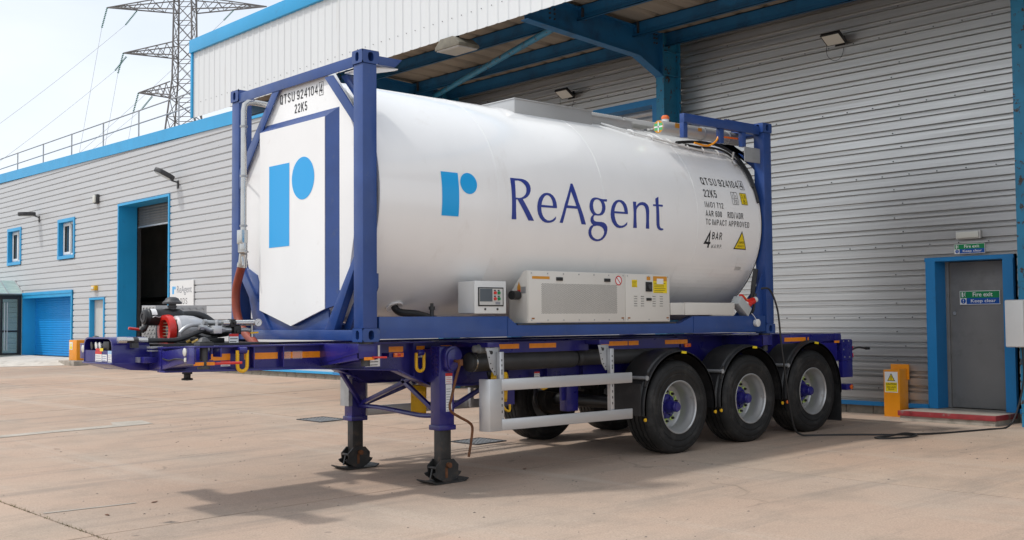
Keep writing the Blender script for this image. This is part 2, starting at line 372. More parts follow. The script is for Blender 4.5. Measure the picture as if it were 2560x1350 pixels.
def decal(name, parts, fmap, m, parent, cut=None):
    """flat print: parts = [(V2d, F)], put on a surface by fmap(x, y) -> point"""
    bm = bmesh.new()
    for V, F in parts:
        vs = [bm.verts.new((*q, 0)[:3]) for q in V]
        for f in F:
            try: bm.faces.new([vs[i] for i in f])
            except ValueError: pass
    if cut and bm.verts:
        ys = [v.co.y for v in bm.verts]; k = math.floor(min(ys)/cut) + 1
        while k*cut < max(ys):
            bmesh.ops.bisect_plane(bm, geom=bm.verts[:] + bm.edges[:] + bm.faces[:], plane_co=(0, k*cut, 0), plane_no=(0, 1, 0)); k += 1
    for v in bm.verts: v.co = fmap(v.co.x, v.co.y) if abs(v.co.z) < 1e-9 else fmap(v.co.x, v.co.y, v.co.z)
    me = bpy.data.meshes.new(name); bm.to_mesh(me); bm.free(); me.materials.append(m)
    o = bpy.data.objects.new(name, me); COL.objects.link(o)
    if parent is not None: o.parent = parent; o.location = -wt(parent); WT[o.name] = Vector((0, 0, 0))
    return o
def rect(x0, x1, y0, y1): return [(x0, y0), (x1, y0), (x1, y1), (x0, y1)], [(0, 1, 2, 3)]
def ring(x0, x1, y0, y1, w):
    return [(x0,y0),(x1,y0),(x1,y1),(x0,y1),(x0+w,y0+w),(x1-w,y0+w),(x1-w,y1-w),(x0+w,y1-w)], [(0,1,5,4),(1,2,6,5),(2,3,7,6),(3,0,4,7)]
def disc(cx, cy, r, ry=None, n=40):
    ry = ry or r
    return [(cx + r*math.cos(2*math.pi*i/n), cy + ry*math.sin(2*math.pi*i/n)) for i in range(n)], [tuple(range(n))]
def txt(s, x0, x1, y0, y1, bold=0.0):
    V, F = text2d(s, bold); return fit(V, x0, x1, y0, y1), F
# a condensed sign-writer's gothic, drawn as strokes
def _arc(cx, cy, rx, ry, a0, a1, n=6): return [(cx + rx*math.cos(R(a0 + (a1-a0)*i/n)), cy + ry*math.sin(R(a0 + (a1-a0)*i/n))) for i in range(n + 1)]
def _o(y0, y1, x0=.07, x1=.43):
    rx = (x1-x0)/2; cx = (x0+x1)/2; ry = min(.2, (y1-y0)/2)
    return _arc(cx, y1-ry, rx, ry, 0, 180, 10) + _arc(cx, y0+ry, rx, ry, 180, 360, 10)
GL = {'O': (.5, [(_o(.07, .93), 1)]), '0': (.5, [(_o(.07, .93), 1)]), 'Q': (.5, [(_o(.07, .93), 1), ([(.27, .24), (.47, .0)], 0)]),
 'T': (.46, [([(0, .93), (.46, .93)], 0), ([(.23, .90), (.23, 0)], 0)]), 'I': (.14, [([(.07, 0), (.07, 1)], 0)]), '1': (.30, [([(.20, 0), (.20, 1)], 0), ([(.20, .93), (.0, .76)], 0)]),
 'U': (.5, [([(.07, 1), (.07, .27)] + _arc(.25, .27, .18, .2, 180, 360, 10)[1:] + [(.43, 1)], 0)]), 'C': (.48, [(_arc(.25, .73, .18, .2, -10, 180, 10) + _arc(.25, .27, .18, .2, 180, 370, 10), 0)]),
 'S': (.48, [(_arc(.24, .74, .17, .19, 0, 180, 8) + [(.09, .66), (.16, .57), (.33, .44), (.40, .35)] + _arc(.24, .26, .17, .19, 0, -180, 8)[1:], 0)]),
 '9': (.5, [(_o(.42, .93), 1), ([(.43, .68), (.43, .28)] + _arc(.25, .27, .18, .2, 0, -170, 8)[1:], 0)]), '6': (.5, [(_o(.07, .58), 1), ([(.07, .32), (.07, .72)] + _arc(.25, .73, .18, .2, 180, 10, 8)[1:], 0)]),
 '2': (.48, [(_arc(.24, .72, .17, .21, 180, -20, 9) + [(.36, .55), (.13, .20), (.08, .07), (.46, .07)], 0)]), '4': (.52, [([(.38, 0), (.38, .97), (.06, .30), (.52, .30)], 0)]),
 '5': (.48, [([(.42, .93), (.11, .93), (.09, .52)] + _arc(.24, .36, .17, .22, 130, 0, 6) + _arc(.24, .27, .17, .2, 0, -175, 8)[1:], 0)]), '7': (.46, [([(.0, .93), (.42, .93), (.16, 0)], 0)]), '3': (.48, [(_arc(.23, .73, .17, .2, 170, -80, 8), 0), (_arc(.23, .29, .18, .22, 85, -175, 9), 0)]),
 'K': (.52, [([(.07, 0), (.07, 1)], 0), ([(.47, 1), (.10, .42)], 0), ([(.20, .58), (.48, 0)], 0)]), 'M': (.66, [([(.07, 0), (.07, .95), (.33, .05), (.59, .95), (.59, 0)], 0)]), 'A': (.54, [([(.05, 0), (.27, .95), (.49, 0)], 0), ([(.13, .29), (.41, .29)], 0)]),
 'R': (.52, [([(.07, 0), (.07, .93), (.26, .93)] + _arc(.26, .72, .17, .21, 90, -90, 8)[1:] + [(.10, .51)], 0), ([(.28, .50), (.45, 0)], 0)]), 'P': (.5, [([(.07, 0), (.07, .93), (.26, .93)] + _arc(.26, .70, .17, .23, 90, -90, 8)[1:] + [(.10, .47)], 0)]),
 'D': (.5, [([(.07, .07), (.07, .93), (.24, .93)] + _arc(.24, .72, .19, .21, 90, 0, 5)[1:] + _arc(.24, .28, .19, .21, 0, -90, 5), 1)]), 'B': (.5, [([(.07, .07), (.07, .93), (.24, .93)] + _arc(.25, .73, .16, .2, 90, -90, 6)[1:] + _arc(.25, .30, .18, .23, 90, -90, 6), 1), ([(.10, .53), (.26, .53)], 0)]),
 'V': (.52, [([(.05, 1), (.26, .05), (.47, 1)], 0)]), 'E': (.44, [([(.44, .93), (.07, .93), (.07, .07), (.44, .07)], 0), ([(.10, .51), (.39, .51)], 0)]), 'W': (.74, [([(.05, 1), (.20, .06), (.37, .95), (.54, .06), (.69, 1)], 0)]),
 'H': (.5, [([(.07, 0), (.07, 1)], 0), ([(.43, 0), (.43, 1)], 0), ([(.10, .52), (.40, .52)], 0)]), 'Y': (.5, [([(.04, 1), (.25, .48), (.46, 1)], 0), ([(.25, .46), (.25, 0)], 0)]), 'G': (.5, [(_arc(.25, .73, .18, .2, 0, 180, 9) + _arc(.25, .27, .18, .2, 180, 360, 9) + [(.43, .46), (.26, .46)], 0)]),
 '/': (.36, [([(.03, -.03), (.33, 1.03)], 0)]), '.': (.16, [([(.08, 0), (.08, .14)], 0)]), ',': (.16, [([(.09, .14), (.05, -.10)], 0)]), ' ': (.26, []), 'i': (.14, [([(.07, 0), (.07, .68)], 0), ([(.07, .86), (.07, 1)], 0)]), 'c': (.42, [(_arc(.21, .46, .14, .16, 10, 180, 8) + _arc(.21, .23, .14, .16, 180, 350, 8), 0)]), 'N': (.54, [([(.07, 0), (.07, 1)], 0), ([(.47, 0), (.47, 1)], 0), ([(.08, .95), (.46, .05)], 0)]), 'L': (.42, [([(.07, 1), (.07, .07), (.42, .07)], 0)])}
def goth(s, x0, x1, y0, y1, t=.125):
    """text in the box, stroke weight t of its height; crossing strokes sit a hair apart"""
    adv = sum(GL[c][0] for c in s) + .17*(len(s) - 1); h = y1 - y0; kx = (x1 - x0)/adv; V = []; F = []; pen = 0
    for ch in s:
        w_, st = GL[ch]
        for li, (P, closed) in enumerate(st):
            Q = [(x0 + (pen + px)*kx, y0 + py*h) for px, py in P]; n = len(Q); hw_ = t*h/2; b = len(V)
            for i, q in enumerate(Q):
                pv = Q[i-1] if i or closed else None; nx = Q[(i+1) % n] if i < n - 1 or closed else None; q = Vector(q)
                d1 = (q - Vector(pv)).normalized() if pv else None; d2 = (Vector(nx) - q).normalized() if nx else None
                d1 = d1 or d2; d2 = d2 or d1; n1 = Vector((-d1.y, d1.x)); n2 = Vector((-d2.y, d2.x)); m_ = (n1 + n2)
                m_ = m_.normalized() if m_.length > 1e-4 else n1; k = hw_/max(.45, m_.dot(n1))
                V += [(*(q + m_*k), .00025*li + 1e-6), (*(q - m_*k), .00025*li + 1e-6)]
            F += [(b + 2*i, b + 2*i + 1, b + 2*((i+1) % n) + 1, b + 2*((i+1) % n)) for i in range(n if closed else n - 1)]
        pen += w_ + .17
    return V, F
TY, TZ, TR = 1.219, 2.66, 1.18                      # tank axis and radius
def on_tank(e): return lambda x, s, d=0: (x, TY - (TR+e+d)*math.cos(s/TR), TZ + (TR+e+d)*math.sin(s/TR))
def on_y(y): return lambda x, z, d=0: (x, y - d, z)           # a face looking at -Y, x to the right
def on_x(x): return lambda u, z, d=0: (x - d, -u, z)          # a face looking at -X, u = -Y to the right
def label_plate(name, parent, fmap, x0, x1, y0, y1, head=None, body=None, lines=4, ink=None, off=None):
    """small printed notice: plate, coloured head, lines of print"""
    f2 = off or fmap
    o = decal(name, [rect(x0, x1, y0, y1)], fmap, body or m_pale, parent)
    h = y1 - y0; w = x1 - x0
    if head: decal('heading', [rect(x0, x1, y1 - .28*h, y1)], f2, head, o)
    P = []
    top = y1 - (.36 if head else .12)*h
    for i in range(lines):
        yy = top - (top - y0)*(i + .5)/lines; P.append(rect(x0 + .08*w, x0 + w*random.uniform(.7, .93), yy - .12*(top-y0)/lines, yy + .12*(top-y0)/lines))
    decal('print', P, f2, ink or m_grey_ink, o)
    return o

GLYPHS = [[[(1.786,.247),(1.85,.247),(1.907,.248),(1.957,.247),(1.998,.236),(2.026,.216),(2.044,.189),(2.048,.156),(2.043,.129),(2.025,.095),(1.998,.069),(1.968,.052),(1.932,.041),(2.091,-.167),(2.015,-.168),(1.861,.034),(1.841,.031),(1.842,-.067),(1.853,-.165),(1.791,-.167),(1.788,-.044),(1.788,.062),(1.788,.17)],[(1.845,.222),(1.889,.227),(1.927,.22),(1.959,.202),(1.981,.179),(1.99,.152),(1.986,.119),(1.971,.091),(1.948,.071),(1.918,.056),(1.882,.048),(1.839,.05),(1.84,.119),(1.843,.185)]],[[(2.401,-.022),(2.401,-.0),(2.394,.038),(2.378,.075),(2.35,.106),(2.311,.125),(2.267,.128),(2.225,.12),(2.186,.098),(2.154,.066),(2.135,.026),(2.127,-.017),(2.13,-.06),(2.143,-.097),(2.168,-.133),(2.204,-.161),(2.243,-.175),(2.284,-.178),(2.328,-.171),(2.364,-.158),(2.39,-.135),(2.391,-.105),(2.371,-.123),(2.343,-.143),(2.307,-.153),(2.273,-.152),(2.238,-.137),(2.21,-.112),(2.191,-.078),(2.183,-.046),(2.182,-.024)],[(2.185,-.0),(2.193,.03),(2.213,.067),(2.237,.093),(2.264,.105),(2.294,.1),(2.318,.082),(2.335,.053),(2.343,.023),(2.344,-.001)]],[[(2.624,.252),(2.653,.255),(2.718,.059),(2.831,-.167),(2.764,-.167),(2.696,-.01),(2.538,-.011),(2.492,-.168),(2.446,-.167),(2.516,.034)],[(2.615,.167),(2.553,.018),(2.681,.017)]],[[(2.977,.128),(3.011,.126),(3.045,.12),(3.083,.117),(3.147,.12),(3.144,.094),(3.094,.092),(3.109,.07),(3.117,.044),(3.116,.011),(3.102,-.022),(3.075,-.048),(3.037,-.06),(2.999,-.064),(2.965,-.062),(2.946,-.066),(2.935,-.085),(2.937,-.106),(2.953,-.121),(2.98,-.128),(3.026,-.128),(3.064,-.127),(3.104,-.134),(3.136,-.152),(3.156,-.18),(3.161,-.212),(3.156,-.251),(3.137,-.287),(3.106,-.316),(3.064,-.332),(3.019,-.337),(2.972,-.33),(2.925,-.31),(2.895,-.282),(2.88,-.25),(2.878,-.221),(2.89,-.193),(2.91,-.174),(2.935,-.165),(2.911,-.15),(2.895,-.129),(2.891,-.103),(2.901,-.079),(2.927,-.058),(2.9,-.036),(2.881,-.008),(2.874,.023),(2.878,.055),(2.893,.089),(2.922,.115),(2.95,.125)],[(2.994,.11),(3.024,.105),(3.045,.088),(3.061,.062),(3.065,.03),(3.059,-.003),(3.044,-.028),(3.021,-.044),(2.995,-.048),(2.968,-.04),(2.945,-.018),(2.932,.011),(2.928,.043),(2.937,.075),(2.959,.101)],[(2.993,-.17),(3.035,-.171),(3.071,-.182),(3.099,-.202),(3.113,-.228),(3.114,-.258),(3.098,-.286),(3.072,-.306),(3.036,-.315),(2.997,-.31),(2.958,-.292),(2.932,-.266),(2.92,-.235),(2.924,-.208),(2.945,-.18)]],[[(3.466,-.021),(3.466,-.001),(3.461,.038),(3.444,.081),(3.411,.112),(3.373,.126),(3.33,.127),(3.285,.116),(3.243,.087),(3.215,.05),(3.199,.005),(3.195,-.038),(3.201,-.075),(3.222,-.117),(3.257,-.151),(3.299,-.173),(3.351,-.179),(3.398,-.171),(3.436,-.155),(3.46,-.135),(3.46,-.105),(3.44,-.123),(3.41,-.143),(3.372,-.152),(3.336,-.15),(3.302,-.132),(3.276,-.098),(3.26,-.061),(3.255,-.024)],[(3.253,-.001),(3.262,.031),(3.282,.068),(3.306,.094),(3.333,.105),(3.362,.097),(3.388,.074),(3.405,.04),(3.413,-.001)]],[[(3.555,.122),(3.608,.123),(3.603,.074),(3.632,.101),(3.667,.119),(3.709,.127),(3.754,.123),(3.789,.105),(3.809,.076),(3.814,.037),(3.811,-.014),(3.81,-.07),(3.822,-.163),(3.765,-.164),(3.764,-.1),(3.763,-.045),(3.76,.011),(3.755,.05),(3.741,.077),(3.717,.091),(3.689,.092),(3.655,.083),(3.624,.061),(3.606,.035),(3.601,-.015),(3.605,-.081),(3.619,-.164),(3.56,-.166),(3.558,-.083),(3.558,-.001),(3.555,.065)]],[[(3.989,.208),(3.978,.117),(4.048,.117),(4.045,.095),(3.979,.095),(3.981,-.004),(3.985,-.089),(3.994,-.125),(4.012,-.146),(4.055,-.15),(4.057,-.165),(4.02,-.173),(3.98,-.165),(3.953,-.146),(3.938,-.113),(3.931,-.063),(3.931,.021),(3.932,.095),(3.881,.093),(3.884,.114),(3.929,.114),(3.932,.179)]]]

# ================================================================== the yard
def sheet(name, pts, m, parent=None):
    mb = MB(); mb.add(pts, [tuple(range(len(pts)))]); return mb.put(name, m, parent, fix=False)
yard = sheet('concrete_yard', [(-120, -150, gz(-120) - .03), (40, -150, gz(40) - .03), (40, 150, gz(40) - .03), (-120, 150, gz(-120) - .03)], m_joint)
tag(yard, 'pinkish tan concrete yard of large slabs', kind='structure')
XJ = [-15.0, -8.3, -2.16, 3.8, 9.22]; YJ = [-14.0, -9.6, -5.6, .45, 4.45, 8.42, 12.4, 16.4, 20.4, 24.4, 28.4, 32.4, 36.4, 40.4, 44.4, 48.4]
for i in range(len(XJ) - 1):
    for j in range(len(YJ) - 1):
        g = .005; x0, x1, y0, y1 = XJ[i] + g, XJ[i+1] - g, YJ[j] + g, YJ[j+1] - g
        mb = MB(); h = random.uniform(-.0015, .0015)
        # slightly ragged arrises
        nx, ny = 14, 10; top = []
        for k in range(nx): top.append((x0 + (x1-x0)*k/nx, y0 + random.uniform(0, .006)))
        for k in range(ny): top.append((x1 - random.uniform(0, .006), y0 + (y1-y0)*k/ny))
        for k in range(nx): top.append((x1 - (x1-x0)*k/nx, y1 - random.uniform(0, .006)))
        for k in range(ny): top.append((x0 + random.uniform(0, .006), y1 - (y1-y0)*k/ny))
        n = len(top)
        mb.add([(x, y, gz(x) + h) for x, y in top] + [(x, y, gz(x) - .05) for x, y in top], [tuple(range(n))] + [(k, n+k, n+(k+1) % n, (k+1) % n) for k in range(n)])
        mb.put('concrete_slab', m_ground, yard)
def flat(name, xy, dz, m, label):
    o = sheet(name, [(x, y, gz(x) + dz) for x, y in xy], m); return tag(o, label, kind='structure')
flat('repair_patch', [(-.6, 8.47), (.3, 8.53), (1.5, 8.50), (1.85, 8.50), (1.95, 9.15), (1.5, 9.28), (1.35, 8.84), (.3, 8.83), (-.6, 8.76)], .004, m_patch, 'pale concrete repair strip along the yard joint')
flat('worn_line', [(-2.1, 1.79), (-1.33, 1.67), (-1.33, 1.63), (-2.1, 1.74)], .005, m_patch, 'faded white painted line at the lower left')
# weeds in the front joint, grit and dead leaf scraps on the slabs
wd_ = MB()
for k in range(420):
    y = random.uniform(-.6, 3.4) if k < 330 else random.uniform(3.4, 8); x = -2.16 + random.gauss(0, .012)
    if random.random() > .35 + .65*abs(math.sin(y*2.3)): continue
    h = random.uniform(.008, .035); a = random.uniform(0, 6.28); w = .0035; p = Vector((x, y, gz(x) - .005)); t_ = p + Vector((random.gauss(0, .018), random.gauss(0, .018), h))
    d = Vector((math.cos(a)*w, math.sin(a)*w, 0)); wd_.add([p - d, p + d, t_], [(0, 1, 2)])
tag(wd_.put('joint_weeds', m_weed, fix=False), 'dry weeds growing in the slab joint at the lower left', 'weeds', kind='stuff')
gr_ = MB()
for k in range(900):
    x = random.uniform(-3.6, 8.4); y = random.uniform(-3.2, 9.0); r = random.choice((.004, .005, .006, .008, .012)); z = gz(x) + .001; n = 5; a0 = random.uniform(0, 6.28); st = random.uniform(.5, 1.6)
    V = [(x + r*st*math.cos(a0 + 6.283*i/n)*random.uniform(.7, 1.2), y + r*math.sin(a0 + 6.283*i/n)*random.uniform(.7, 1.2), z) for i in range(n)] + [(x, y, z + r*.6)]
    gr_.add(V, [(i, (i+1) % n, n) for i in range(n)])
tag(gr_.put('yard_grit', m_grit, fix=False), 'scattered grit and small stones on the concrete', 'grit', kind='stuff')
lfm = MB(); lfm.add([(-.045, 0, 0), (-.02, .014, .006), (.02, .013, .003), (.05, 0, .006), (.02, -.013, .002), (-.02, -.015, .005)], [(0, 1, 2, 3, 4, 5)]); lfm = lfm.mesh('dead_leaf', m_rust, fix=False)
for k, (x, y, lb) in enumerate(((2.3, .45, 'brown scrap lying on the shaded ground behind the near landing leg'), (-.35, 6.4, 'small dark scrap on the concrete left of the drain cover'), (-1.75, 1.25, 'small dark scrap beside the faded white line'), (-1.2, 1.55, 'dark scrap at the right end of the faded white line'), (1.9, 3.0, 'dark scrap on the ground behind the landing legs'))):
    o = bpy.data.objects.new('dead_leaf', lfm); COL.objects.link(o); o.location = (x, y, gz(x) + .003); o.rotation_euler = (0, 0, 2.1*k + .5); tag(o, lb, 'leaf scrap', 'dark scraps on the yard')
# raised pale apron in front of the left hand doors
ap = MB()
A0 = [(9.24, 29.6, 29.6), (8.6, 30.4, 30.6), (7.6, 31.2, 31.4), (6.7, 32.2, 32.2), (6.0, 33.6, 33.6), (5.7, 36, 36), (5.7, 42, 42), (5.7, 48, 48)]   # outer edge x, y and the wall point it faces
V = []
for k, (x, y, yw) in enumerate(A0):
    zw = .12 if k == 0 else .315 if k > 2 else (.19, .28)[k - 1]
    V += [(x, y, gz(x) + .006), ((x + 9.24)/2, (y + yw)/2, (gz(x) + zw)/2 + .035*(k > 0)), (9.24, yw, zw)]
ap.add(V, [(3*k + i, 3*k + 3 + i, 3*k + 4 + i, 3*k + 1 + i) for k in range(len(A0) - 1) for i in (0, 1)])
bmA = ap.put('concrete_apron', m_apron, angle=60); tag(bmA, 'pale concrete ramp before the blue roller door', kind='structure')

# ================================================================== warehouse
XW = 9.25
bld = thing('warehouse_building', 'long silver clad warehouse with blue trims across the back of the yard', 'building', (XW, 20, .1))
PITCH = .2036
PL = [(-.036, 0), (-.014, .034), (.010, .034), (.017, 0)]                               # one shallow trough per pitch
PR = [(-.045, 0), (-.041, .055), (-.020, .055), (-.015, 0), (.015, 0), (.019, .065), (.054, .065), (.060, 0)]   # twin grooves with a rib between
def prof(z, ph, P):
    d = (z - ph) - round((z - ph)/PITCH)*PITCH
    if d <= P[0][0] or d >= P[-1][0]: return 0
    for (a, xa), (b, xb) in zip(P, P[1:]):
        if a <= d <= b: return xa + (xb - xa)*(d - a)/(b - a)
def brk(z0, z1, ph, P):
    zs = {z0, z1}; k = math.floor((z0 - ph)/PITCH) - 1
    while ph + k*PITCH < z1 + PITCH:
        for d, _ in P:
            z = ph + k*PITCH + d
            if z0 < z < z1: zs.add(z)
        k += 1
    return sorted(zs)
def minus(r, h):
    (a, b, c, d), (p, q, s, t) = r, h
    if p >= b or q <= a or s >= d or t <= c: return [r]
    o = []
    if p > a: o.append((a, p, c, d))
    if q < b: o.append((q, b, c, d))
    a2, b2 = max(a, p), min(b, q)
    if s > c: o.append((a2, b2, c, s))
    if t < d: o.append((a2, b2, t, d))
    return o
HOLES = [(24.15, 28.08, .1, 5.43), (37.66, 39.2, 3.84, 5.35), (31.98, 33.55, 3.83, 5.32), (32.05, 37.34, .1, 2.71), (29.18, 30.47, .1, 2.39), (-1.56, -.30, .1, 2.33), (4.62, 8.6, .1, 5.34)]
def clad(y0, y1, z0, z1, ph, m, length, P):
    zr = []; z = ph - .5*PITCH
    while z > z0: z -= 5*PITCH
    zr.append(z0); z += 5*PITCH
    while z < z1: zr.append(z); z += 5*PITCH
    zr.append(z1)
    ys = [y0]
    while ys[-1] + length < y1 - 1: ys.append(ys[-1] + length)
    ys.append(y1)
    for i in range(len(zr) - 1):
        for j in range(len(ys) - 1):
            rs = [(ys[j] + .0006, ys[j+1] - .0006, zr[i], zr[i+1])]
            for h in HOLES: rs = [k for r in rs for k in minus(r, h)]
            if not rs: continue
            dx = random.uniform(-.0005, .0005)
            for a, b, c, d in rs:
                if b - a < .01 or d - c < .004: continue
                mb = MB(); zz = brk(c, d, ph, P); V = []
                for q in zz: V += [(XW + prof(q, ph, P) + dx, a, q), (XW + prof(q, ph, P) + dx, b, q)]
                mb.add(V, [(2*k, 2*k+2, 2*k+3, 2*k+1) for k in range(len(zz) - 1)])
                mb.put('cladding_sheet', m, bld, fix=False, angle=20)
clad(15.0, 47.0, .27, 7.3, 5.251, m_cladL, 6.4, PL)
clad(-9.0, 15.0, .27, 6.55, 4.35, m_cladR, 6.1, PR)
# screws
sc = MB()
for k in range(-22, 12):
    z = 4.35 + k*PITCH
    if not .4 < z < 6.1: continue
    step = .42 if k % 5 == 1 else 3.05
    y = -3.0 + (.13 if k % 2 else 0)
    while y < 11.5:
        if not any(h[0] - .05 < y < h[1] + .05 and h[2] < z < h[3] for h in HOLES): sc.cyl((XW + .004, y, z), (XW - .009, y, z), .009, n=6)
        y += step
for k in range(-24, 11):
    z = 5.251 + k*PITCH
    if not .4 < z < 7.0: continue
    if k % 5 != 1: continue
    step = .8
    y = 15.4
    while y < 41:
        if not any(h[0] - .05 < y < h[1] + .05 and h[2] < z < h[3] for h in HOLES): sc.cyl((XW + .004, y, z + .05), (XW - .006, y, z + .05), .006, n=6)
        y += step
o = sc.put('fixing_screws', m_darkm, bld); o['kind'] = 'stuff'
# structural backing, roof and side of the building (keeps the light out)
mb = MB()
mb.box(XW + .15, 30, 15, 48, 6.9, 7.2); mb.box(XW + .15, 30, -9, 15, 6.46, 6.6); mb.put('flat_roof', m_darkm, bld)
mb = MB(); mb.box(XW, 30, 47.0, 47.2, .1, 7.3); mb.box(XW, 30, -9.2, -9.0, .1, 6.6); mb.box(29.8, 30, -9, 47, .1, 7.3); mb.put('end_wall', m_cladL, bld)
mb = MB()
rs = [(-9, 47, .12, 7.0)]
for h in HOLES: rs = [k for r in rs for k in minus(r, (h[0], h[1], 0, h[3]) if h[2] < 1 else h)]
for a, b, c, d in rs: mb.box(XW + .09, XW + .14, a, b, c, min(d, 6.5 if b < 15.1 else 7.0))
mb.put('lining_wall', m_inside, bld)
# trims
def ztop(y): return 7.404 + (y - 21.4)*.0146
mb = MB(); Y = [15.0, 21.2, 27.3, 33.4, 39.5, 47.0]
for a, b in zip(Y, Y[1:]):
    mb = MB(); a2 = a + .002; b2 = b - .002
    mb.add([(x, y, z) for y in (a2, b2) for x, z in ((XW - .045, ztop(y) - .37), (XW + .05, ztop(y) - .37), (XW + .35, ztop(y)), (XW - .045, ztop(y)))],
           [(0, 1, 2, 3), (7, 6, 5, 4), (0, 4, 5, 1), (1, 5, 6, 2), (2, 6, 7, 3), (3, 7, 4, 0)])
    mb.put('roof_edge_trim', m_trim, bld)
for a, b in ((15.0, 24.15), (28.08, 29.18), (30.47, 32.05), (37.34, 47.0)):
    mb = MB(); mb.box(XW - .035, XW + .04, a, b, .235, .29); mb.put('base_trim', m_trim, bld)
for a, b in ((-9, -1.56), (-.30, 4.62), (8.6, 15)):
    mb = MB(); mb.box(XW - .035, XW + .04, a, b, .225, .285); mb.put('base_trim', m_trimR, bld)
# plinth blocks, one by one
bk = {}
def block_mesh(w):
    w = round(w, 3)
    if w not in bk:
        mb = MB(); mb.box(-.05, .05, -w/2 + .006, w/2 - .006, 0, .19); bk[w] = mb.mesh('plinth_block', m_brick, .006, 1)
    return bk[w]
for a, b in ((-3.5, -1.56), (-.30, 4.62), (8.6, 24.1)):
    n = round((b - a)/.45); w = (b - a)/n
    for k in range(n): link('plinth_block', block_mesh(w), bld, (XW + .065 + random.uniform(-.004, .004), a + (k + .5)*w, .04))
mb = MB(); mb.box(XW + .06, XW + .12, -9, 24.1, 0, .225); mb.put('plinth_mortar', m_conc, bld)

def surround(part, y0, y1, z0, z1, dep, m, w=.07, sill=False, proud=.035, top=None):
    """folded metal trim round an opening with deep reveals"""
    mb = MB(); t = .012; top = top or w
    mb.box(XW - proud, XW - proud + t, y1, y1 + w, z0, z1 + top); mb.box(XW - proud, XW - proud + t, y0 - w, y0, z0, z1 + top)
    mb.box(XW - proud - .002, XW - proud + t, y0 - w - .01, y1 + w + .01, z1, z1 + top)
    if sill: mb.box(XW - proud - .002, XW - proud + t, y0 - w - .01, y1 + w + .01, z0 - w, z0)
    mb.box(XW - proud + t, XW + dep, y1, y1 + t, z0, z1); mb.box(XW - proud + t, XW + dep, y0 - t, y0, z0, z1)
    mb.box(XW - proud + t, XW + dep, y0, y1, z1, z1 + t)
    if sill: mb.box(XW - proud + t, XW + dep, y0, y1, z0 - t, z0)
    # returns back to the sheeting
    mb.box(XW - proud + t, XW + .03, y1 + w - t, y1 + w, z0, z1 + top); mb.box(XW - proud + t, XW + .03, y0 - w, y0 - w + t, z0, z1 + top)
    mb.box(XW - proud + t, XW + .03, y0 - w, y1 + w, z1 + top - t, z1 + top)
    return mb.put('surround', m, part)
def slats(part, y0, y1, z0, z1, x, m, h=.075, name='slat', parts=True):
    n = max(1, round((z1 - z0)/h)); h = (z1 - z0)/n; mb = MB(); k = 5
    V = []
    for i in range(k + 1):
        t = i/k; V.append((-.016*math.sin(math.pi*t), t*h*.96))
    mb.add([(x_, y0, z_) for x_, z_ in V] + [(x_, y1, z_) for x_, z_ in V], [(i, i+1, k+2+i, k+1+i) for i in range(k)])
    mb.box(.0, .012, y0, y1, 0, h)
    me = mb.mesh(name, m, angle=60)
    for i in range(n): link(name, me, part, (x, 0, z0 + i*h))
# tall goods-in opening with a raised shutter and a dim store behind it
op = sub('goods_opening', bld, (XW, 26.1, .3)); surround(op, 24.23, 28.0, .28, 5.36, .62, m_trim, .075)
rs_ = sub('raised_shutter', bld, (XW, 26.1, 5)); slats(rs_, 24.23, 28.0, 4.72, 5.36, XW + .66, m_shut, .09)
mb = MB(); mb.box(XW + .63, XW + .70, 24.23, 28.0, 4.67, 4.72); mb.put('bottom_bar', m_alu, rs_)
for yy in (28.0, 24.13): mb = MB(); mb.box(XW + .6, XW + .74, yy, yy + .1, .3, 5.4); mb.put('guide_rail', m_darkm, op)
mb = MB(); mb.box(13.0, 13.1, 22, 45, .2, 7); mb.box(XW + .15, 19, 21.9, 22, .2, 7); mb.put('interior_wall', m_inside, bld)
mb = MB(); mb.box(XW + .1, 19, 22, 45, .2, .27); mb.put('interior_floor', m_conc, bld)
mb = MB(); mb.box(12.7, 12.95, 31.3, 31.55, .27, 6.9); mb.put('interior_column', m_darkm, bld)
mb = MB(); mb.box(12.75, 12.95, 28, 40, 2.35, 2.5); mb.box(12.75, 12.95, 28, 40, 1.25, 1.33); mb.put('storage_shelf', m_darkm, bld)
lad = thing('yellow_ladder', 'yellow access ladder standing inside the tall goods opening', 'ladder', (12.2, 29.0, .27))
mb = MB(); mb.box(12.2, 12.26, 28.9, 28.98, .27, 3.6); mb.put('stile', m_ypaint, lad); mb = MB(); mb.box(12.2, 12.26, 28.3, 28.38, .27, 3.6); mb.put('stile', m_ypaint, lad)
for k in range(10):
    mb = MB(); mb.box(12.21, 12.25, 28.38, 28.9, .5 + .3*k, .54 + .3*k); mb.put('rung', m_ypaint, lad)
# blue roller door
rd = sub('roller_door', bld, (XW, 34.7, .3)); surround(rd, 32.2, 37.26, .3, 2.50, .5, m_trim, .09, top=.21)
mb = MB(); mb.box(XW - .06, XW - .03, 32.05, 37.4, 2.62, 2.72); mb.put('header_flashing', m_trim, rd)
slats(rd, 32.2, 37.26, .3, 2.5, XW + .46, m_roller, .088)
# small pale side door
sd = sub('side_door', bld, (XW, 29.8, .3)); surround(sd, 29.24, 30.40, .28, 2.32, .17, m_trim, .07)
mb = MB(); mb.box(XW + .13, XW + .18, 29.24, 30.40, .3, 2.31); mb.put('door_leaf', m_palegrey, sd)
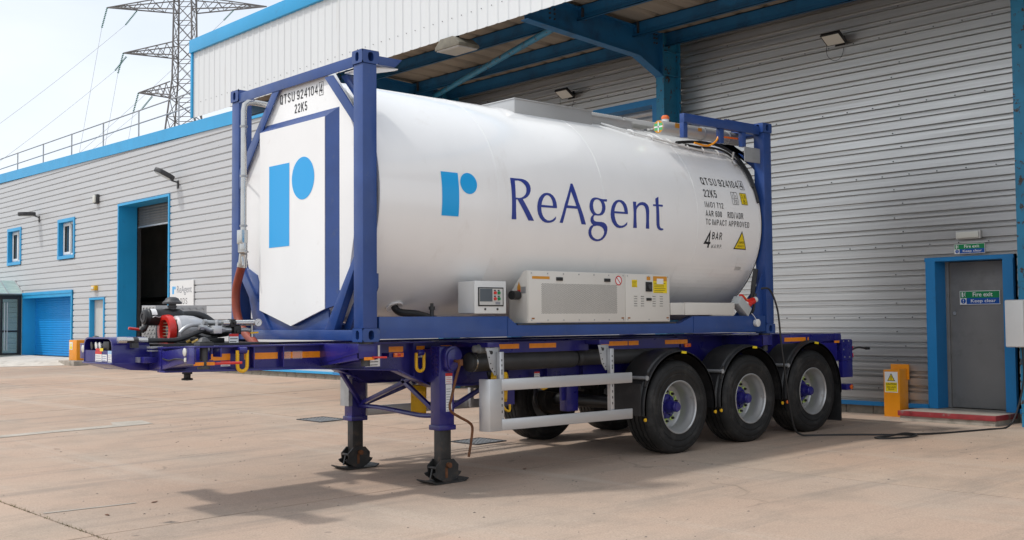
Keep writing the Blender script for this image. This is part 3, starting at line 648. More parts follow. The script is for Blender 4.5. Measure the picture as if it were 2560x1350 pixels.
# windows
for y0, y1, z0, z1 in ((37.74, 39.12, 3.98, 5.22), (32.06, 33.47, 3.97, 5.19)):
    w = sub('window', bld, (XW, (y0 + y1)/2, z0)); surround(w, y0, y1, z0, z1, .22, m_trim, .12, sill=True)
    mb = MB(); x = XW + .14
    mb.box(x, x + .07, y0 + .0, y1, z0, z0 + .09); mb.box(x, x + .07, y0, y1, z1 - .07, z1)
    for yy in (y0, y0 + .62, y1 - .10): mb.box(x, x + .07, yy, yy + .10, z0 + .09, z1 - .07)
    mb.box(x - .02, x, y0 + .66, y1 - .04, z0 + .05, z0 + .15); mb.box(x - .02, x, y0 + .66, y1 - .04, z1 - .13, z1 - .03)
    mb.box(x - .02, x, y0 + .66, y0 + .78, z0 + .15, z1 - .13); mb.box(x - .02, x, y1 - .16, y1 - .04, z0 + .15, z1 - .13)
    mb.put('window_frame', m_upvc, w, .006)
    mb = MB(); mb.box(x + .03, x + .04, y0 + .10, y0 + .62, z0 + .09, z1 - .07); mb.put('pane', m_glass, w)
    mb = MB(); mb.box(x + .03, x + .04, y0 + .72, y1 - .10, z0 + .09, z1 - .07); mb.put('pane', m_glass, w)
# fire door
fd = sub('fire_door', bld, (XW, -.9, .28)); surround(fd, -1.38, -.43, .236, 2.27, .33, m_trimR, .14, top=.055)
mb = MB(); mb.box(XW + .25, XW + .33, -.48, -.43, .236, 2.27); mb.box(XW + .25, XW + .33, -1.38, -1.34, .236, 2.27); mb.put('door_frame', m_doorg, fd, .004)
mb = MB(); mb.box(XW + .28, XW + .325, -1.34, -.48, .242, 2.262); lf = mb.put('door_leaf', m_doorg, fd, .004)
mb = MB(); mb.cyl((XW + .28, -.55, 1.55), (XW + .262, -.55, 1.55), .025); mb.put('lock_cylinder', m_galv, lf)
mb = MB(); mb.box(XW + .3, XW + 4, -1.6, -.3, .1, .12); mb.put('threshold_slab', m_conc, fd)
# silver loading door behind the tank
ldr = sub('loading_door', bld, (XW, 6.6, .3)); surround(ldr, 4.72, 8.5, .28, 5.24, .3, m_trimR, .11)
slats(ldr, 4.72, 8.5, .28, 5.24, XW + .27, m_galv, .11)

# ================================================================== glazed porch at the far left
pc = thing('entrance_porch', 'glazed entrance porch with dark frames at the left edge of the warehouse', 'porch', (8.3, 40, .31))
PYS = 37.36                                            # glazed side wall facing the yard
def pbox(name, x0, x1, y0, y1, z0, z1, m, bv=0): mb = MB(); mb.box(x0, x1, y0, y1, z0, z1); return mb.put(name, m, pc, bv)
for x0, x1 in ((9.06, 9.20), (8.42, 8.50), (7.55, 7.63)): pbox('post', x0, x1, PYS, PYS + .09, .32, 2.60, m_black, .004)
for a, b in ((7.63, 8.42), (8.50, 9.06)):
    for z in (.32, 1.20, 2.48): pbox('rail', a, b, PYS + .01, PYS + .08, z, z + (.12 if z > 2 else .07), m_black)
    for z0, z1 in ((.39, 1.20), (1.27, 2.48)): pbox('pane', a, b, PYS + .04, PYS + .05, z0, z1, m_porchg)
for x in (8.56, 8.66): mb = MB(); mb.cyl((x, PYS - .05, .5), (x, PYS - .05, 2.35), .018); mb.put('pull_handle', m_alu, pc)
for y0 in (38.6, 39.9, 41.2): pbox('post', 7.55, 7.63, y0, y0 + .09, .32, 2.60, m_black, .004)
for a, b in ((PYS + .09, 38.6), (38.69, 39.9), (39.99, 41.2)):
    for z in (.32, 1.20, 2.48): pbox('rail', 7.56, 7.62, a, b, z, z + (.12 if z > 2 else .07), m_black)
    for z0, z1 in ((.39, 1.20), (1.27, 2.48)): pbox('pane', 7.585, 7.595, a, b, z0, z1, m_porchg)
pbox('eave_beam', 7.45, 9.22, PYS - .04, PYS + .10, 2.60, 2.67, m_black)
for z in (2.68, 2.64):
    mb = MB(); mb.add([(9.24, PYS - .08, z), (7.4, PYS - .08, z), (7.4, 42, z), (8.1, 42, z + .56), (8.1, 38.35, z + .56), (9.24, 38.35, z + .56), (9.24, 42, z + .56)], [(0, 1, 4, 5), (1, 2, 3, 4), (4, 3, 6, 5)])
    mb.put('roof_sheet', m_poly, pc)
for a, b in (((9.22, PYS - .08, 2.70), (9.22, 38.35, 3.26)), ((8.68, PYS - .08, 2.70), (8.68, 38.35, 3.26)), ((7.4, PYS - .08, 2.70), (8.1, 38.35, 3.26)), ((9.22, PYS - .08, 2.69), (7.4, PYS - .08, 2.69))):
    mb = MB(); mb.bar(a, b, .03, .03); mb.put('roof_bar', m_alu, pc)

# ================================================================== canopy
cp = thing('loading_canopy', 'blue steel canopy with white ribbed fascia over the loading bay', 'canopy', (8.98, 4.131, .1))
XF = 5.612; CY0, CY1 = -9.0, 15.06; FB, FT = 6.05, 7.50
# ribbed fascia sheets, 1 m cover each
P = .2465
def frib(y):                                # narrow raised ribs between broad pans
    d = abs(((y - 14.777)/P + .5) % 1 - .5)*P
    return -.013 if d < .018 else (0 if d > .040 else -.013*(.040 - d)/.022)
def fbrk(a, b):
    ys = {a, b}; k = math.floor((a - 14.777)/P) - 1
    while 14.777 + k*P < b + P:
        for d in (-.040, -.018, .018, .040, -.10, -.095, .10, .095):
            y = 14.777 + k*P + d
            if a < y < b: ys.add(y)
        k += 1
    return sorted(ys)
y = CY1 - .06
while y > CY0 + .1:
    a = max(CY0, y - 4*P); yy = fbrk(a + .002, y - .0); mb = MB()
    V = []
    for q in yy: V += [(XF + frib(q), q, FB), (XF + frib(q), q, FT + .05)]
    n = len(yy); V += [(x + .004, q, z) for x, q, z in V]
    mb.add(V, [(2*k, 2*k+1, 2*k+3, 2*k+2) for k in range(n - 1)] + [(2*n + 2*k, 2*n + 2*k+2, 2*n + 2*k+3, 2*n + 2*k+1) for k in range(n - 1)] + [(2*k, 2*k+2, 2*n+2*k+2, 2*n+2*k) for k in range(n - 1)])
    mb.put('fascia_sheet', m_fasc, cp, fix=False, angle=20); y = a
sc = MB()
yq = 14.777 - P/2 
k = 0
while yq > -3:
    for z in (6.36,):
        sc.cyl((XF - .004, yq, z), (XF - .012, yq, z), .007, n=6)
    yq -= P; k += 1
o = sc.put('fixing_screws', m_darkm, cp); o['kind'] = 'stuff'
Y = [CY0, -3.2, 2.9, 9.0, 15.1]
for a, b in zip(Y, Y[1:]):
    mb = MB(); mb.px([(a + .002, FT), (b - .002, FT), (b - .002, FT + .29), (a + .002, FT + .29)], XF - .075, XF + .30); mb.put('cap_trim', m_trim, cp, .004)
mb = MB(); mb.box(XF - .05, XF + .06, CY1 - .055, CY1 + .02, FB, FT); mb.put('corner_trim', m_trim, cp, .004)
mb = MB(); mb.box(XF + .06, XW, CY1 - .03, CY1 + .02, 6.42, 7.45); mb.put('end_cheek', m_fasc, cp)
mb = MB(); mb.box(XF + .05, XF + .09, CY0, CY1 - .06, 6.5, 7.45); mb.put('fascia_backing', m_soff, cp)
# roof sheets seen from below
def rz(x): return 6.47 - (x - XF)*.035
y = CY1 - .03; me = None
while y > CY0 + .05:
    a = max(CY0, y - .5); mb = MB()
    pr = [(a + .004, 0), (a + .05, .035), (a + .11, .035), (a + .16, 0), (y - .004, 0)]
    V = [(x, q, rz(x) + h) for x in (XF + .06, XW + .05) for q, h in pr]; n = len(pr)
    mb.add(V, [(k, k+1, n+k+1, n+k) for k in range(n - 1)]); mb.put('roof_sheet', m_soff, cp, fix=False, angle=15); y = a
mb = MB(); mb.box(XF + .06, XW + .1, CY0, CY1 - .03, 6.53, 6.60); mb.put('roof_deck', m_darkm, cp)
for x in (XF + .25, 6.84, 8.12, 8.93):              # purlins: cold rolled channels
    mb = MB(); zt = rz(x) - .004; zb = zt - .245
    mb.box(x - .006, x + .006, CY0, CY1 - .05, zb, zt); mb.box(x - .055, x + .006, CY0, CY1 - .05, zb, zb + .012); mb.box(x - .006, x + .06, CY0, CY1 - .05, zt - .012, zt)
    mb.box(x - .055, x - .045, CY0, CY1 - .05, zb, zb + .03); mb.box(x - .012, x + .0, CY0, CY1 - .05, zb + .09, zb + .10); mb.put('purlin', m_steel, cp)
def ibeam(mb, poly_web, y, w=.19, t=.012):          # web in an XZ plane
    mb.py(poly_web, y - t/2, y + t/2)
for yc in (-7.9, -1.88, 4.131, 10.15):
    w = .085
    mb = MB()
    mb.py([(XF + .08, 6.02), (8.16, 5.85), (8.74, 5.585), (8.74, 6.27), (XF + .08, 6.43)], yc - .007, yc + .007)
    for a, b in (((XF + .08, 6.02), (8.16, 5.85)), ((8.16, 5.85), (8.745, 5.585)), ((XF + .08, 6.445), (8.74, 6.285))):
        mb.py([a, b, (b[0], b[1] - .016), (a[0], a[1] - .016)], yc - w, yc + w)
    mb.box(8.725, 8.745, yc - w, yc + w, 5.56, 6.30)
    rf = mb.put('rafter', m_steel, cp)
    bl = MB()
    for x in (6.2, 6.3, 8.6, 8.66):
        for z in (6.12, 6.2, 6.27): bl.cyl((x, yc - .007, z), (x, yc - .03, z), .016, n=6)
    bl.put('bolts', m_darkm, rf)
    mb = MB()
    for x in (8.747, 9.17): mb.box(x, x + .018, yc - w, yc + w, .05, 6.30)
    mb.box(8.765, 9.17, yc - .006, yc + .006, .05, 6.30)
    for z in (5.6, 6.0): mb.box(8.765, 9.17, yc - w + .005, yc + w - .005, z, z + .014)
    mb.put('column', m_rusty, cp)
    for x in (6.84, 8.12):
        for yy in (yc - w - .04, yc + w + .02): cl = MB(); cl.box(x - .05, x + .05, yy, yy + .02, 6.18, 6.36); cl.put('purlin_cleat', m_darkm, cp)
for a, b in (((8.5, 10.0, 6.13), (6.60, 4.45, 6.10)),):
    mb = MB(); mb.cyl(a, b, .055, n=14); mb.put('diagonal_brace', m_rusty, cp)

# ================================================================== tank container
ZB, ZT, CL, CW = 1.315, 3.906, 6.058, 2.438
tk = thing('tank_container', 'white tank container in a blue frame standing on the trailer', 'tank container', (3.03, 1.219, ZB))
# corner castings with oval pockets
for ix in (0, 1):
    for iy in (0, 1):
        for iz in (0, 1):
            x0 = 0 if ix == 0 else CL - .178; y0 = -.004 if iy == 0 else CW - .158; z0 = ZB if iz == 0 else ZT - .118
            x1, y1, z1 = x0 + .178, y0 + .162, z0 + .118; cx, cy, cz = (x0+x1)/2, (y0+y1)/2, (z0+z1)/2; mb = MB()
            X0 = x0 - .004 if ix == 0 else x0; X1 = x1 if ix == 0 else x1 + .004
            mb.holed((X0, cy, cz), (0, -1, 0), (0, 0, 1), .081, .059, .026, .042, .075)
            mb.holed((cx, y0, cz), (1, 0, 0), (0, 0, 1), (X1-X0)/2, .059, .030, .042, .075)
            mb.holed((X1, cy, cz), (0, 1, 0), (0, 0, 1), .081, .059, .026, .042, .03)
            mb.holed((cx, y1, cz), (-1, 0, 0), (0, 0, 1), (X1-X0)/2, .059, .03, .042, .03)
            mb.add([(X0,y0,z0),(X1,y0,z0),(X1,y1,z0),(X0,y1,z0)], [(3,2,1,0)]); mb.add([(X0,y0,z1),(X1,y0,z1),(X1,y1,z1),(X0,y1,z1)], [(0,1,2,3)])
            mb.put('corner_casting', m_frame, tk, fix=False)
for x0 in (.008, CL - .158):
    for y0 in (.004, CW - .154):
        mb = MB(); mb.box(x0, x0 + .15, y0, y0 + .15, ZB + .118, ZT - .118); mb.put('corner_post', m_frame, tk, .008)
        if x0 < 1: 
            pass
mb = MB(); mb.px([(.158, 3.768), (CW - .158, 3.768), (CW - .158, 3.866), (.158, 3.866)], .006, .018); mb.box(.018, .05, .158, CW - .158, 3.845, 3.862); mb.put('front_top_rail', m_frame, tk, .003)
mb = MB(); mb.box(.010, .11, .158, CW - .158, 1.325, 1.42); mb.put('front_bottom_rail', m_frame, tk, .006)
mb = MB(); mb.box(CL - .11, CL - .006, .158, CW - .158, 3.757, 3.862); mb.put('rear_top_rail', m_frame, tk, .006)
mb = MB(); mb.box(CL - .11, CL - .006, .158, CW - .158, 1.325, 1.45); mb.put('rear_bottom_rail', m_frame, tk, .006)
for y0, y1 in ((.006, .10), (CW - .1, CW - .006)):
    mb = MB(); mb.py([(.18, 1.338), (5.878, 1.338), (5.878, 1.53), (4.50, 1.53), (4.27, 1.447), (1.82, 1.447), (1.69, 1.536), (.18, 1.536)], y0, y1); mb.put('bottom_side_rail', m_frame, tk, .005)
for x, z in ((1.688, 1.536), (4.505, 1.53)): mb = MB(); mb.box(x, x + .008, .0, .004, 1.336, z); mb.put('weld_seam', m_frame, tk)
# saddles from rail to tank
for x in (.35, 1.2, 4.8, 5.6):
    mb = MB(); mb.box(x, x + .10, .10, CW - .10, 1.34, 1.47); mb.put('cradle', m_frame, tk)
# front struts and gussets
def fpoly(name, yz, x0, x1, b=.004): mb = MB(); mb.px(yz, x0, x1); return mb.put(name, m_frame, tk, b)
fpoly('upper_strut', [(.643, 3.757), (.509, 3.757), (.156, 3.395), (.156, 3.265)], .012, .03, .002)
fpoly('upper_strut', [(.50, 3.757), (.41, 3.757), (.156, 3.50), (.156, 3.41)], .10, .17)
fpoly('upper_strut', [(1.60, 3.775), (1.468, 3.775), (2.13, 3.04), (2.282, 2.86), (2.282, 3.06)], .012, .024, .002)
fpoly('lower_strut', [(.156, 2.076), (.156, 1.960), (.48, 1.42), (.642, 1.42)], .012, .085)
fpoly('lower_strut', [(.156, 1.93), (.156, 1.80), (.40, 1.42), (.52, 1.42)], .13, .28)
fpoly('lower_strut', [(2.282, 2.14), (2.282, 2.00), (1.78, 1.42), (1.62, 1.42)], .012, .085)
fpoly('gusset_plate', [(.50, 1.42), (2.0, 1.42), (2.17, 1.90), (2.17, 2.06), (1.95, 1.97), (1.80, 1.66), (1.22, 1.5), (.63, 1.66), (.60, 1.47)], .04, .06, .002)
# end shield: text plate, blue chamfer, logo plate
mb = MB(); mb.px([(.68, 3.83), (1.64, 3.83), (2.14, 3.22), (2.26, 2.95), (2.26, 2.4), (2.10, 1.9), (1.7, 1.5), (.74, 1.5), (.30, 1.9), (.18, 2.4), (.18, 3.18), (.28, 3.36)], .05, .16); mb.put('end_shield', m_white, tk, .01)
o_, i_ = [(.437, 1.66), (.437, 3.465), (1.86, 3.465), (1.86, 1.62), (1.219, 1.46)], [(.615, 1.615), (.615, 3.39), (1.823, 3.39), (1.823, 1.615), (1.219, 1.458)]
mb = MB(); mb.add([(.052, y, z) for y, z in o_] + [(.004, y, z) for y, z in i_], [(k, (k+1) % 5, 5 + (k+1) % 5, 5+k) for k in range(5)]); mb.put('end_box_sides', m_frame, tk, angle=20)
mb = MB(); mb.px(i_, -.002, .012); mb.put('logo_plate', m_white, tk)
decal('company_logo', [rect(-1.632, -1.245, 2.226, 3.03), disc(-.995, 2.855, .203)], on_x(-.004), m_cyan, tk)
fx = on_x(.0475)
def marks(names_items, f, m, parent, cut=None):
    for nm, it in names_items: decal(nm, it, f, m, parent, cut)
marks([('container_number', [goth('QTSU', -1.515, -1.235, 3.634, 3.73)]), ('container_number', [goth('924104', -1.196, -.815, 3.636, 3.727)]), ('check_digit', [goth('4', -.780, -.733, 3.634, 3.722)]), ('check_digit_frame', [ring(-.790, -.718, 3.615, 3.741, .005)]), ('size_code', [goth('22K5', -1.236, -1.005, 3.511, 3.600)])], fx, m_ink, tk)
# top stubs beside the castings
mb = MB(); mb.py([(.18, 3.79), (.36, 3.79), (.44, 3.868), (.18, 3.868)], .004, .075); mb.put('top_stub', m_frame, tk, .004)
mb = MB(); mb.pz([(.11, .10), (.40, .02), (.40, .075), (.25, .45), (.11, .45)], 3.775, 3.785); mb.put('stub_gusset', m_white, tk)
mb = MB(); mb.box(4.45, 5.88, .05, .12, 3.76, 3.865); mb.put('top_side_bar', m_frame, tk, .005)
mb = MB(); mb.py([(5.3, 3.90), (5.56, 3.90), (5.9, 3.90), (5.9, 3.77), (5.55, 3.77)], .125, .145); mb.pz([(5.45, .12), (5.9, .12), (5.9, .5)], 3.85, 3.862); mb.put('rear_top_gusset', m_frame, tk)
for x in (4.45, 5.12, 5.55):
    mb = MB(); mb.box(x, x + .07, .06, .12, 3.585, 3.76); mb.put('bar_bracket', m_frame, tk, .003)
for x, z in ((5.30, 3.5),):
    mb = MB(); mb.box(5.55, 5.86, .03, .04, 3.40, 3.58); mb.put('steel_plate', m_galv, tk, .003)
for yz in ([(.156, 3.45), (.156, 3.30), (.62, 3.757), (.78, 3.757)], [(2.282, 3.45), (2.282, 3.30), (1.82, 3.757), (1.66, 3.757)]):
    fpoly('rear_strut', yz, CL - .09, CL - .02)
for yz in ([(.156, 1.95), (.156, 1.80), (.48, 1.45), (.64, 1.45)], [(2.282, 1.95), (2.282, 1.80), (1.95, 1.45), (1.80, 1.45)]):
    fpoly('rear_strut', yz, CL - .09, CL - .02)
mb = MB(); mb.py([(5.60, 1.53), (5.905, 1.53), (5.905, 2.05)], .06, .075); mb.put('corner_gusset', m_frame, tk)
# the tank itself
mb = MB(); n = 96
pr = [(.30, .0), (.24, .75), (.235, 1.08), (.215, TR - .028), (.215, TR - .004), (.222, TR)] + [(x, TR) for x in (.6, 1.5, 2.4, 3.3, 4.2, 5.1)] + [(5.842, TR), (5.85, TR - .006), (5.85, TR - .05), (5.80, .9), (5.78, 0)]
mb.lathe(pr, (0, TY, TZ), (1, 0, 0), n); shell = mb.put('tank_shell', m_tank, tk, angle=25)
mb = MB(); mb.lathe([(5.85, TR - .035), (5.85, TR + .004), (5.865, TR + .004), (5.865, TR - .035)], (0, TY, TZ), (1, 0, 0), 72, closed=True); mb.put('edge_ring', m_upvc, shell)
mb = MB(); mb.lathe([(5.872, TR - .055), (5.872, TR - .005), (5.893, TR - .005), (5.893, TR - .055)], (0, TY, TZ), (1, 0, 0), 72, closed=True); mb.put('edge_seal', m_black, shell)
mb = MB(); mb.lathe([(.17, .75), (.17, TR - .05), (.205, TR - .05), (.205, .75)], (0, TY, TZ), (1, 0, 0), 72, closed=True); mb.put('end_ring', m_inox, shell)
for x in (1.62, 3.11, 4.66):
    mb = MB(); mb.lathe([(x, TR - .002), (x + .001, TR + .0015), (x + .02, TR + .0015), (x + .021, TR - .002)], (0, TY, TZ), (1, 0, 0), n); mb.put('seam_band', m_tank, shell)
# faint doubler plates low on the flank
for x0, x1, s0, s1 in ((4.42, 5.62, -.86, -.55), (5.5, 5.80, -.60, -.42)):
    V = []; k = 8
    decal('doubler_plate', [rect(x0, x1, s0, s1)], on_tank(.004), m_tank, shell, cut=.05)
# side lettering
f0 = on_tank(.0028); f1 = on_tank(.0042); f2_ = on_tank(.0056)
lt = [decal('company_letters', [poly2d(c)], f0, m_navy, shell, cut=.035) for c in GLYPHS]
decal('company_logo', [rect(.917, 1.121, -.178, .24), disc(1.245, .147, .103)], f0, m_cyan, shell, cut=.035)
for it in [goth('QTSU', 4.825, 5.115, .42, .518),
      goth('924104', 5.155, 5.53, .42, .518),
      goth('4', 5.572, 5.622, .425, .515),
      ring(5.552, 5.640, .408, .533, .006),
      goth('22K5', 4.812, 5.055, .263, .36),
      goth('IMO1', 4.797, 4.985, .14, .208),
      goth('T12', 5.02, 5.145, .14, .208),
      goth('AAR', 4.80, 4.945, .034, .103),
      goth('600', 4.98, 5.10, .034, .103),
      goth('RID/ADR', 5.21, 5.513, .034, .107),
      goth('TC', 4.80, 4.885, -.065, .003),
      goth('IMPACT', 4.915, 5.19, -.065, .003),
      goth('APPROVED', 5.225, 5.625, -.065, .003),
      goth('4', 4.80, 4.915, -.334, -.149, .15),
      goth('BAR', 4.93, 5.115, -.232, -.146),
      goth('M.A.W.P.', 4.945, 5.14, -.333, -.29)]:
    decal('container_mark', [it], f0, m_ink, shell, cut=.035)
decal('rail_code_frame', [ring(5.335, 5.455, .205, .363, .005), rect(5.335, 5.455, .282, .287), rect(5.392, 5.397, .287, .36), goth('i', 5.358, 5.368, .30, .345), goth('c', 5.412, 5.438, .30, .335), goth('70', 5.36, 5.43, .218, .268)], f0, m_ink, shell, cut=.035)
decal('yellow_mark', [rect(5.508, 5.632, .213, .362)], f0, m_yel, shell, cut=.035)
decal('yellow_mark_print', [ring(5.508, 5.632, .213, .362, .006), goth('2,6', 5.53, 5.61, .295, .343), goth('B', 5.552, 5.588, .228, .278), goth('i', 5.602, 5.608, .228, .278)], f1, m_ink, shell, cut=.035)
decal('hazard_triangle', [([(5.364, -.333), (5.613, -.333), (5.4885, -.109)], [(0, 1, 2)])], f0, m_ink, shell, cut=.035)
decal('hazard_face', [([(5.385, -.321), (5.592, -.321), (5.4885, -.135)], [(0, 1, 2)])], f1, m_yel, shell, cut=.035)
decal('hazard_words', [goth('SUPER', 5.44, 5.54, -.262, -.235), goth('HEAVY', 5.43, 5.55, -.305, -.278)], f2_, m_ink, shell)
# drip rail, clips and latches near the top rear
def tp(x, s, e): return on_tank(e)(x, s)
mb = MB(); mb.tube([tp(*p, .02) for p in ((3.82, 1.40), (4.04, 1.23), (4.48, 1.10), (4.84, 1.02), (5.15, .975), (5.6, .96))], .011, 6, 5); mb.put('drip_rail', m_upvc, shell)
for k in range(6):
    x = 4.15 + .27*k; s = 1.20 - .33*(x - 4.1) + .11*(x - 4.1)**2; mb = MB(); mb.tube([tp(x, s - .02, .0), tp(x, s, .03), tp(x, s + .05, .03), tp(x, s + .09, .02)], .008, 6, 3); mb.put('rail_clip', m_upvc, shell)
for pts, r in (([(4.80, 1.06, .03), (5.10, 1.10, .05), (5.45, 1.14, .05), (5.70, 1.10, .045), (5.80, .95, .04), (5.82, .74, .035), (5.825, .55, .03), (5.825, .25, .025)], .019),
               ([(4.95, 1.04, .03), (5.2, 1.03, .03), (5.5, 1.05, .035), (5.68, .98, .035), (5.755, .80, .03), (5.785, .62, .03), (5.80, .45, .025)], .014)):
    mb = MB(); mb.tube([tp(*p) for p in pts], r, 10, 6); mb.put('black_hose', m_black, shell)
mb = MB(); mb.tube([(4.75, .15, 3.56), (4.95, .12, 3.54), (5.08, .1, 3.60), (5.14, .1, 3.68)], .012, 8, 6); mb.put('yellow_hose', m_ypaint, tk)
mb = MB(); mb.tube([(5.2, .15, 3.68), (5.6, .14, 3.69)], .012, 8); mb.put('orange_conduit', m_oplas, tk)
mb = MB(); mb.cyl(tp(5.70, .84, -.01), tp(5.70, .92, .10), .018); mb.cyl(tp(5.70, .78, .01), tp(5.70, .84, .02), .03); mb.put('clamp', m_inox, shell)
# document tube with sticker and beacon
mb = MB(); mb.lathe([(0, .0), (0, .072), (.012, .078), (1.50, .078), (1.50, 0)], (4.36, .36, 3.735), (1, 0, 0), 28); dt = mb.put('document_tube', m_sheetgrey, tk)
for x in (4.74, 5.12, 5.6):
    mb = MB(); mb.lathe([(x, .079), (x, .086), (x + .03, .086), (x + .03, .079)], (0, .36, 3.735), (1, 0, 0), 28, closed=True); mb.put('clamp_band', m_galv, dt)
fm = lambda u, v: (4.357, .36 - u, 3.735 + v)
decal('sticker', [disc(0, 0, .074)], fm, m_vinyl_o, dt); decal('sticker_band', [rect(-.062, .062, -.042, .042)], lambda u, v: (4.3555, .36 - u, 3.735 + v), mat('sticker_green', (.10, .42, .16), .4), dt)
decal('sticker_stripes', [rect(-.066, .066, -.01, .008), rect(-.008, .008, -.06, .06)], lambda u, v: (4.354, .36 - u, 3.735 + v), m_pale, dt)
decal('orange_tag', [rect(4.56, 4.64, 3.735, 3.79)], on_y(.279), m_vinyl_o, dt); decal('orange_tag', [rect(4.98, 5.05, 3.74, 3.78)], on_y(.279), m_vinyl_o, dt)
mb = MB(); mb.cyl((4.55, .42, 3.80), (4.55, .42, 3.85), .044); mb.put('beacon_base', m_upvc, tk)
mb = MB(); mb.lathe([(3.85, .048), (3.88, .047), (3.895, .034), (3.90, 0)], (4.55, .42, 0), (0, 0, 1), 16); mb.put('beacon_cap', m_oplas, tk)
# manlid spill box and walkway
mb = MB()
for a, b, c, d in ((2.42, 3.60, .70, .715), (2.42, 2.435, .715, 1.72), (3.585, 3.60, .715, 1.72), (2.42, 3.60, 1.72, 1.735)): mb.box(a, b, c, d, 3.70, 3.875)
for a, b, c, d in ((2.41, 3.61, .69, .72), (2.41, 2.44, .72, 1.72), (3.58, 3.61, .72, 1.72)): mb.box(a, b, c, d, 3.872, 3.884)
mb.put('spill_box', m_sheetgrey, tk, .002)
mb = MB(); mb.box(3.6, 4.36, .78, .795, 3.765, 3.845); mb.box(3.6, 4.36, .765, .80, 3.845, 3.855); mb.box(3.55, 5.8, 1.40, 1.42, 3.78, 3.85); mb.put('walkway_bearer', m_sheetgrey, tk)
for x in (3.66, 4.30, 4.94):
    mb = MB()
    for k in range(5): mb.box(x, x + .58, .83 + .055*k, .835 + .055*k, 3.845, 3.895)
    for k in range(20): mb.box(x + .03*k, x + .03*k + .012, .83, 1.055, 3.888, 3.905)
    mb.box(x, x + .004, .83, 1.055, 3.845, 3.895); mb.box(x, x + .58, .826, .83, 3.85, 3.895); mb.put('walkway_grating', m_palegrey, tk)
# vapour pipe, valve and coupling at the front far corner
vp = sub('vapour_pipe', tk, (-.12, 1.93, 2.4))
mb = MB(); mb.tube([(-.12, 1.935, 2.42), (-.12, 1.935, 3.62), (-.11, 1.935, 3.68), (-.07, 1.94, 3.71), (.0, 1.95, 3.72), (.12, 1.97, 3.72), (.3, 2.0, 3.71)], .03, 12); mb.put('pipe', m_inox, vp)
for z in (2.45, 2.95, 3.45):
    mb = MB(); mb.lathe([(z, .03), (z, .038), (z + .02, .038), (z + .02, .03)], (-.12, 1.935, 0), (0, 0, 1), 16, closed=True); mb.put('pipe_clamp', m_galv, vp)
mb = MB(); mb.cyl((-.12, 1.935, 3.0), (.02, 2.24, 3.0), .008); mb.put('pipe_bracket', m_frame, vp)
mb = MB(); mb.box(-.16, -.09, 1.90, 2.0, 2.28, 2.42); mb.cyl((-.12, 1.935, 2.18), (-.12, 1.935, 2.29), .04, n=14); mb.cyl((-.12, 1.935, 2.19), (-.12, 1.935, 2.21), .052, n=14); mb.put('valve', m_inox, vp, .006)
mb = MB(); mb.bar((-.14, 1.99, 2.2), (-.14, 2.0, 2.42), .03, .008); mb.put('valve_lever', m_galv, vp)
mb = MB(); mb.cyl((-.12, 1.935, 2.18), (-.12, 1.96, 2.06), .042, n=16); mb.cyl((-.12, 1.955, 2.09), (-.12, 1.965, 2.05), .05, n=16); mb.bar((-.15, 1.90, 2.15), (-.15, 1.88, 2.06), .02, .012); mb.put('cam_coupling', m_inox, vp, 0)
hs = MB(); hs.tube([(-.12, 1.965, 2.06), (-.12, 2.03, 1.95), (-.12, 2.085, 1.82), (-.12, 2.085, 1.66), (-.12, 2.035, 1.53), (-.13, 1.94, 1.44), (-.14, 1.80, 1.36), (-.16, 1.64, 1.30), (-.2, 1.5, 1.24)], .042, 14, 8)
hh = hs.put('discharge_hose', m_hose); tag(hh, 'thick red rubber hose hanging from the front pipe of the tank', 'hose')

# ------------------------------------------------------------ refrigeration unit on the flank
un = sub('cooling_unit', tk, (3.0, .1, 1.46))
mb = MB(); mb.px([(.004, 1.47), (.004, 1.99), (.06, 1.99), (.28, 1.76), (.28, 1.47)], 1.955, 4.095); mb.put('casing', m_cream, un, .004)
mb = MB(); mb.box(1.962, 3.362, -.003, .004, 1.478, 1.982); mb.put('front_panel', m_cream, un, .0015)
mb = MB(); mb.box(3.368, 4.088, -.003, .004, 1.478, 1.982); mb.put('side_panel', m_cream, un, .0015)
sl_ = MB(); nx_, nz_ = 52, 30
for j in range(nz_):
    for i in range(nx_):
        x = 2.135 + (i + (.5 if j % 2 else 0))*(1.10/nx_); z = 1.563 + j*(.305/nz_)
        sl_.add([(x, -.0036, z), (x + .0125, -.0036, z), (x + .0125, -.0036, z + .0052), (x, -.0036, z + .0052)], [(0, 1, 2, 3)])
o = sl_.put('grille_perforations', m_ink, un, fix=False); o['kind'] = 'stuff'
for x in (2.34, 3.04): mb = MB(); mb.box(x, x + .09, -.014, -.003, 1.895, 1.93); mb.put('latch', m_black, un, .004)
mb = MB(); mb.box(3.70, 3.78, -.014, -.003, 1.70, 1.73); mb.put('latch', m_black, un, .004)
for x in (3.50, 3.61, 3.80, 3.92):
    decal('louvre_slots', [rect(x + .002, x + .053, 1.640 + .026*k, 1.6455 + .026*k) for k in range(5)], on_y(-.0042), m_ink, un)
    for k in range(5): mb = MB(); mb.py([(x, 1.645 + .026*k), (x + .055, 1.645 + .026*k), (x + .055, 1.655 + .026*k), (x, 1.655 + .026*k)], -.009, -.003); mb.put('louvre', m_cream, un)
mb = MB(); mb.box(3.69, 3.79, -.016, -.003, 1.80, 1.905); mb.put('isolator_plate', m_black, un, .004)
mb = MB(); mb.cyl((3.74, -.016, 1.85), (3.74, -.035, 1.85), .028); mb.put('isolator_knob', m_darkm, un)
decal('amber_strip', [rect(2.01, 2.25, 1.908, 1.935)], on_y(-.0042), m_vinyl_o, un)
decal('amber_label', [rect(3.71, 3.77, 1.925, 1.965)], on_y(-.0042), m_vinyl_o, un)
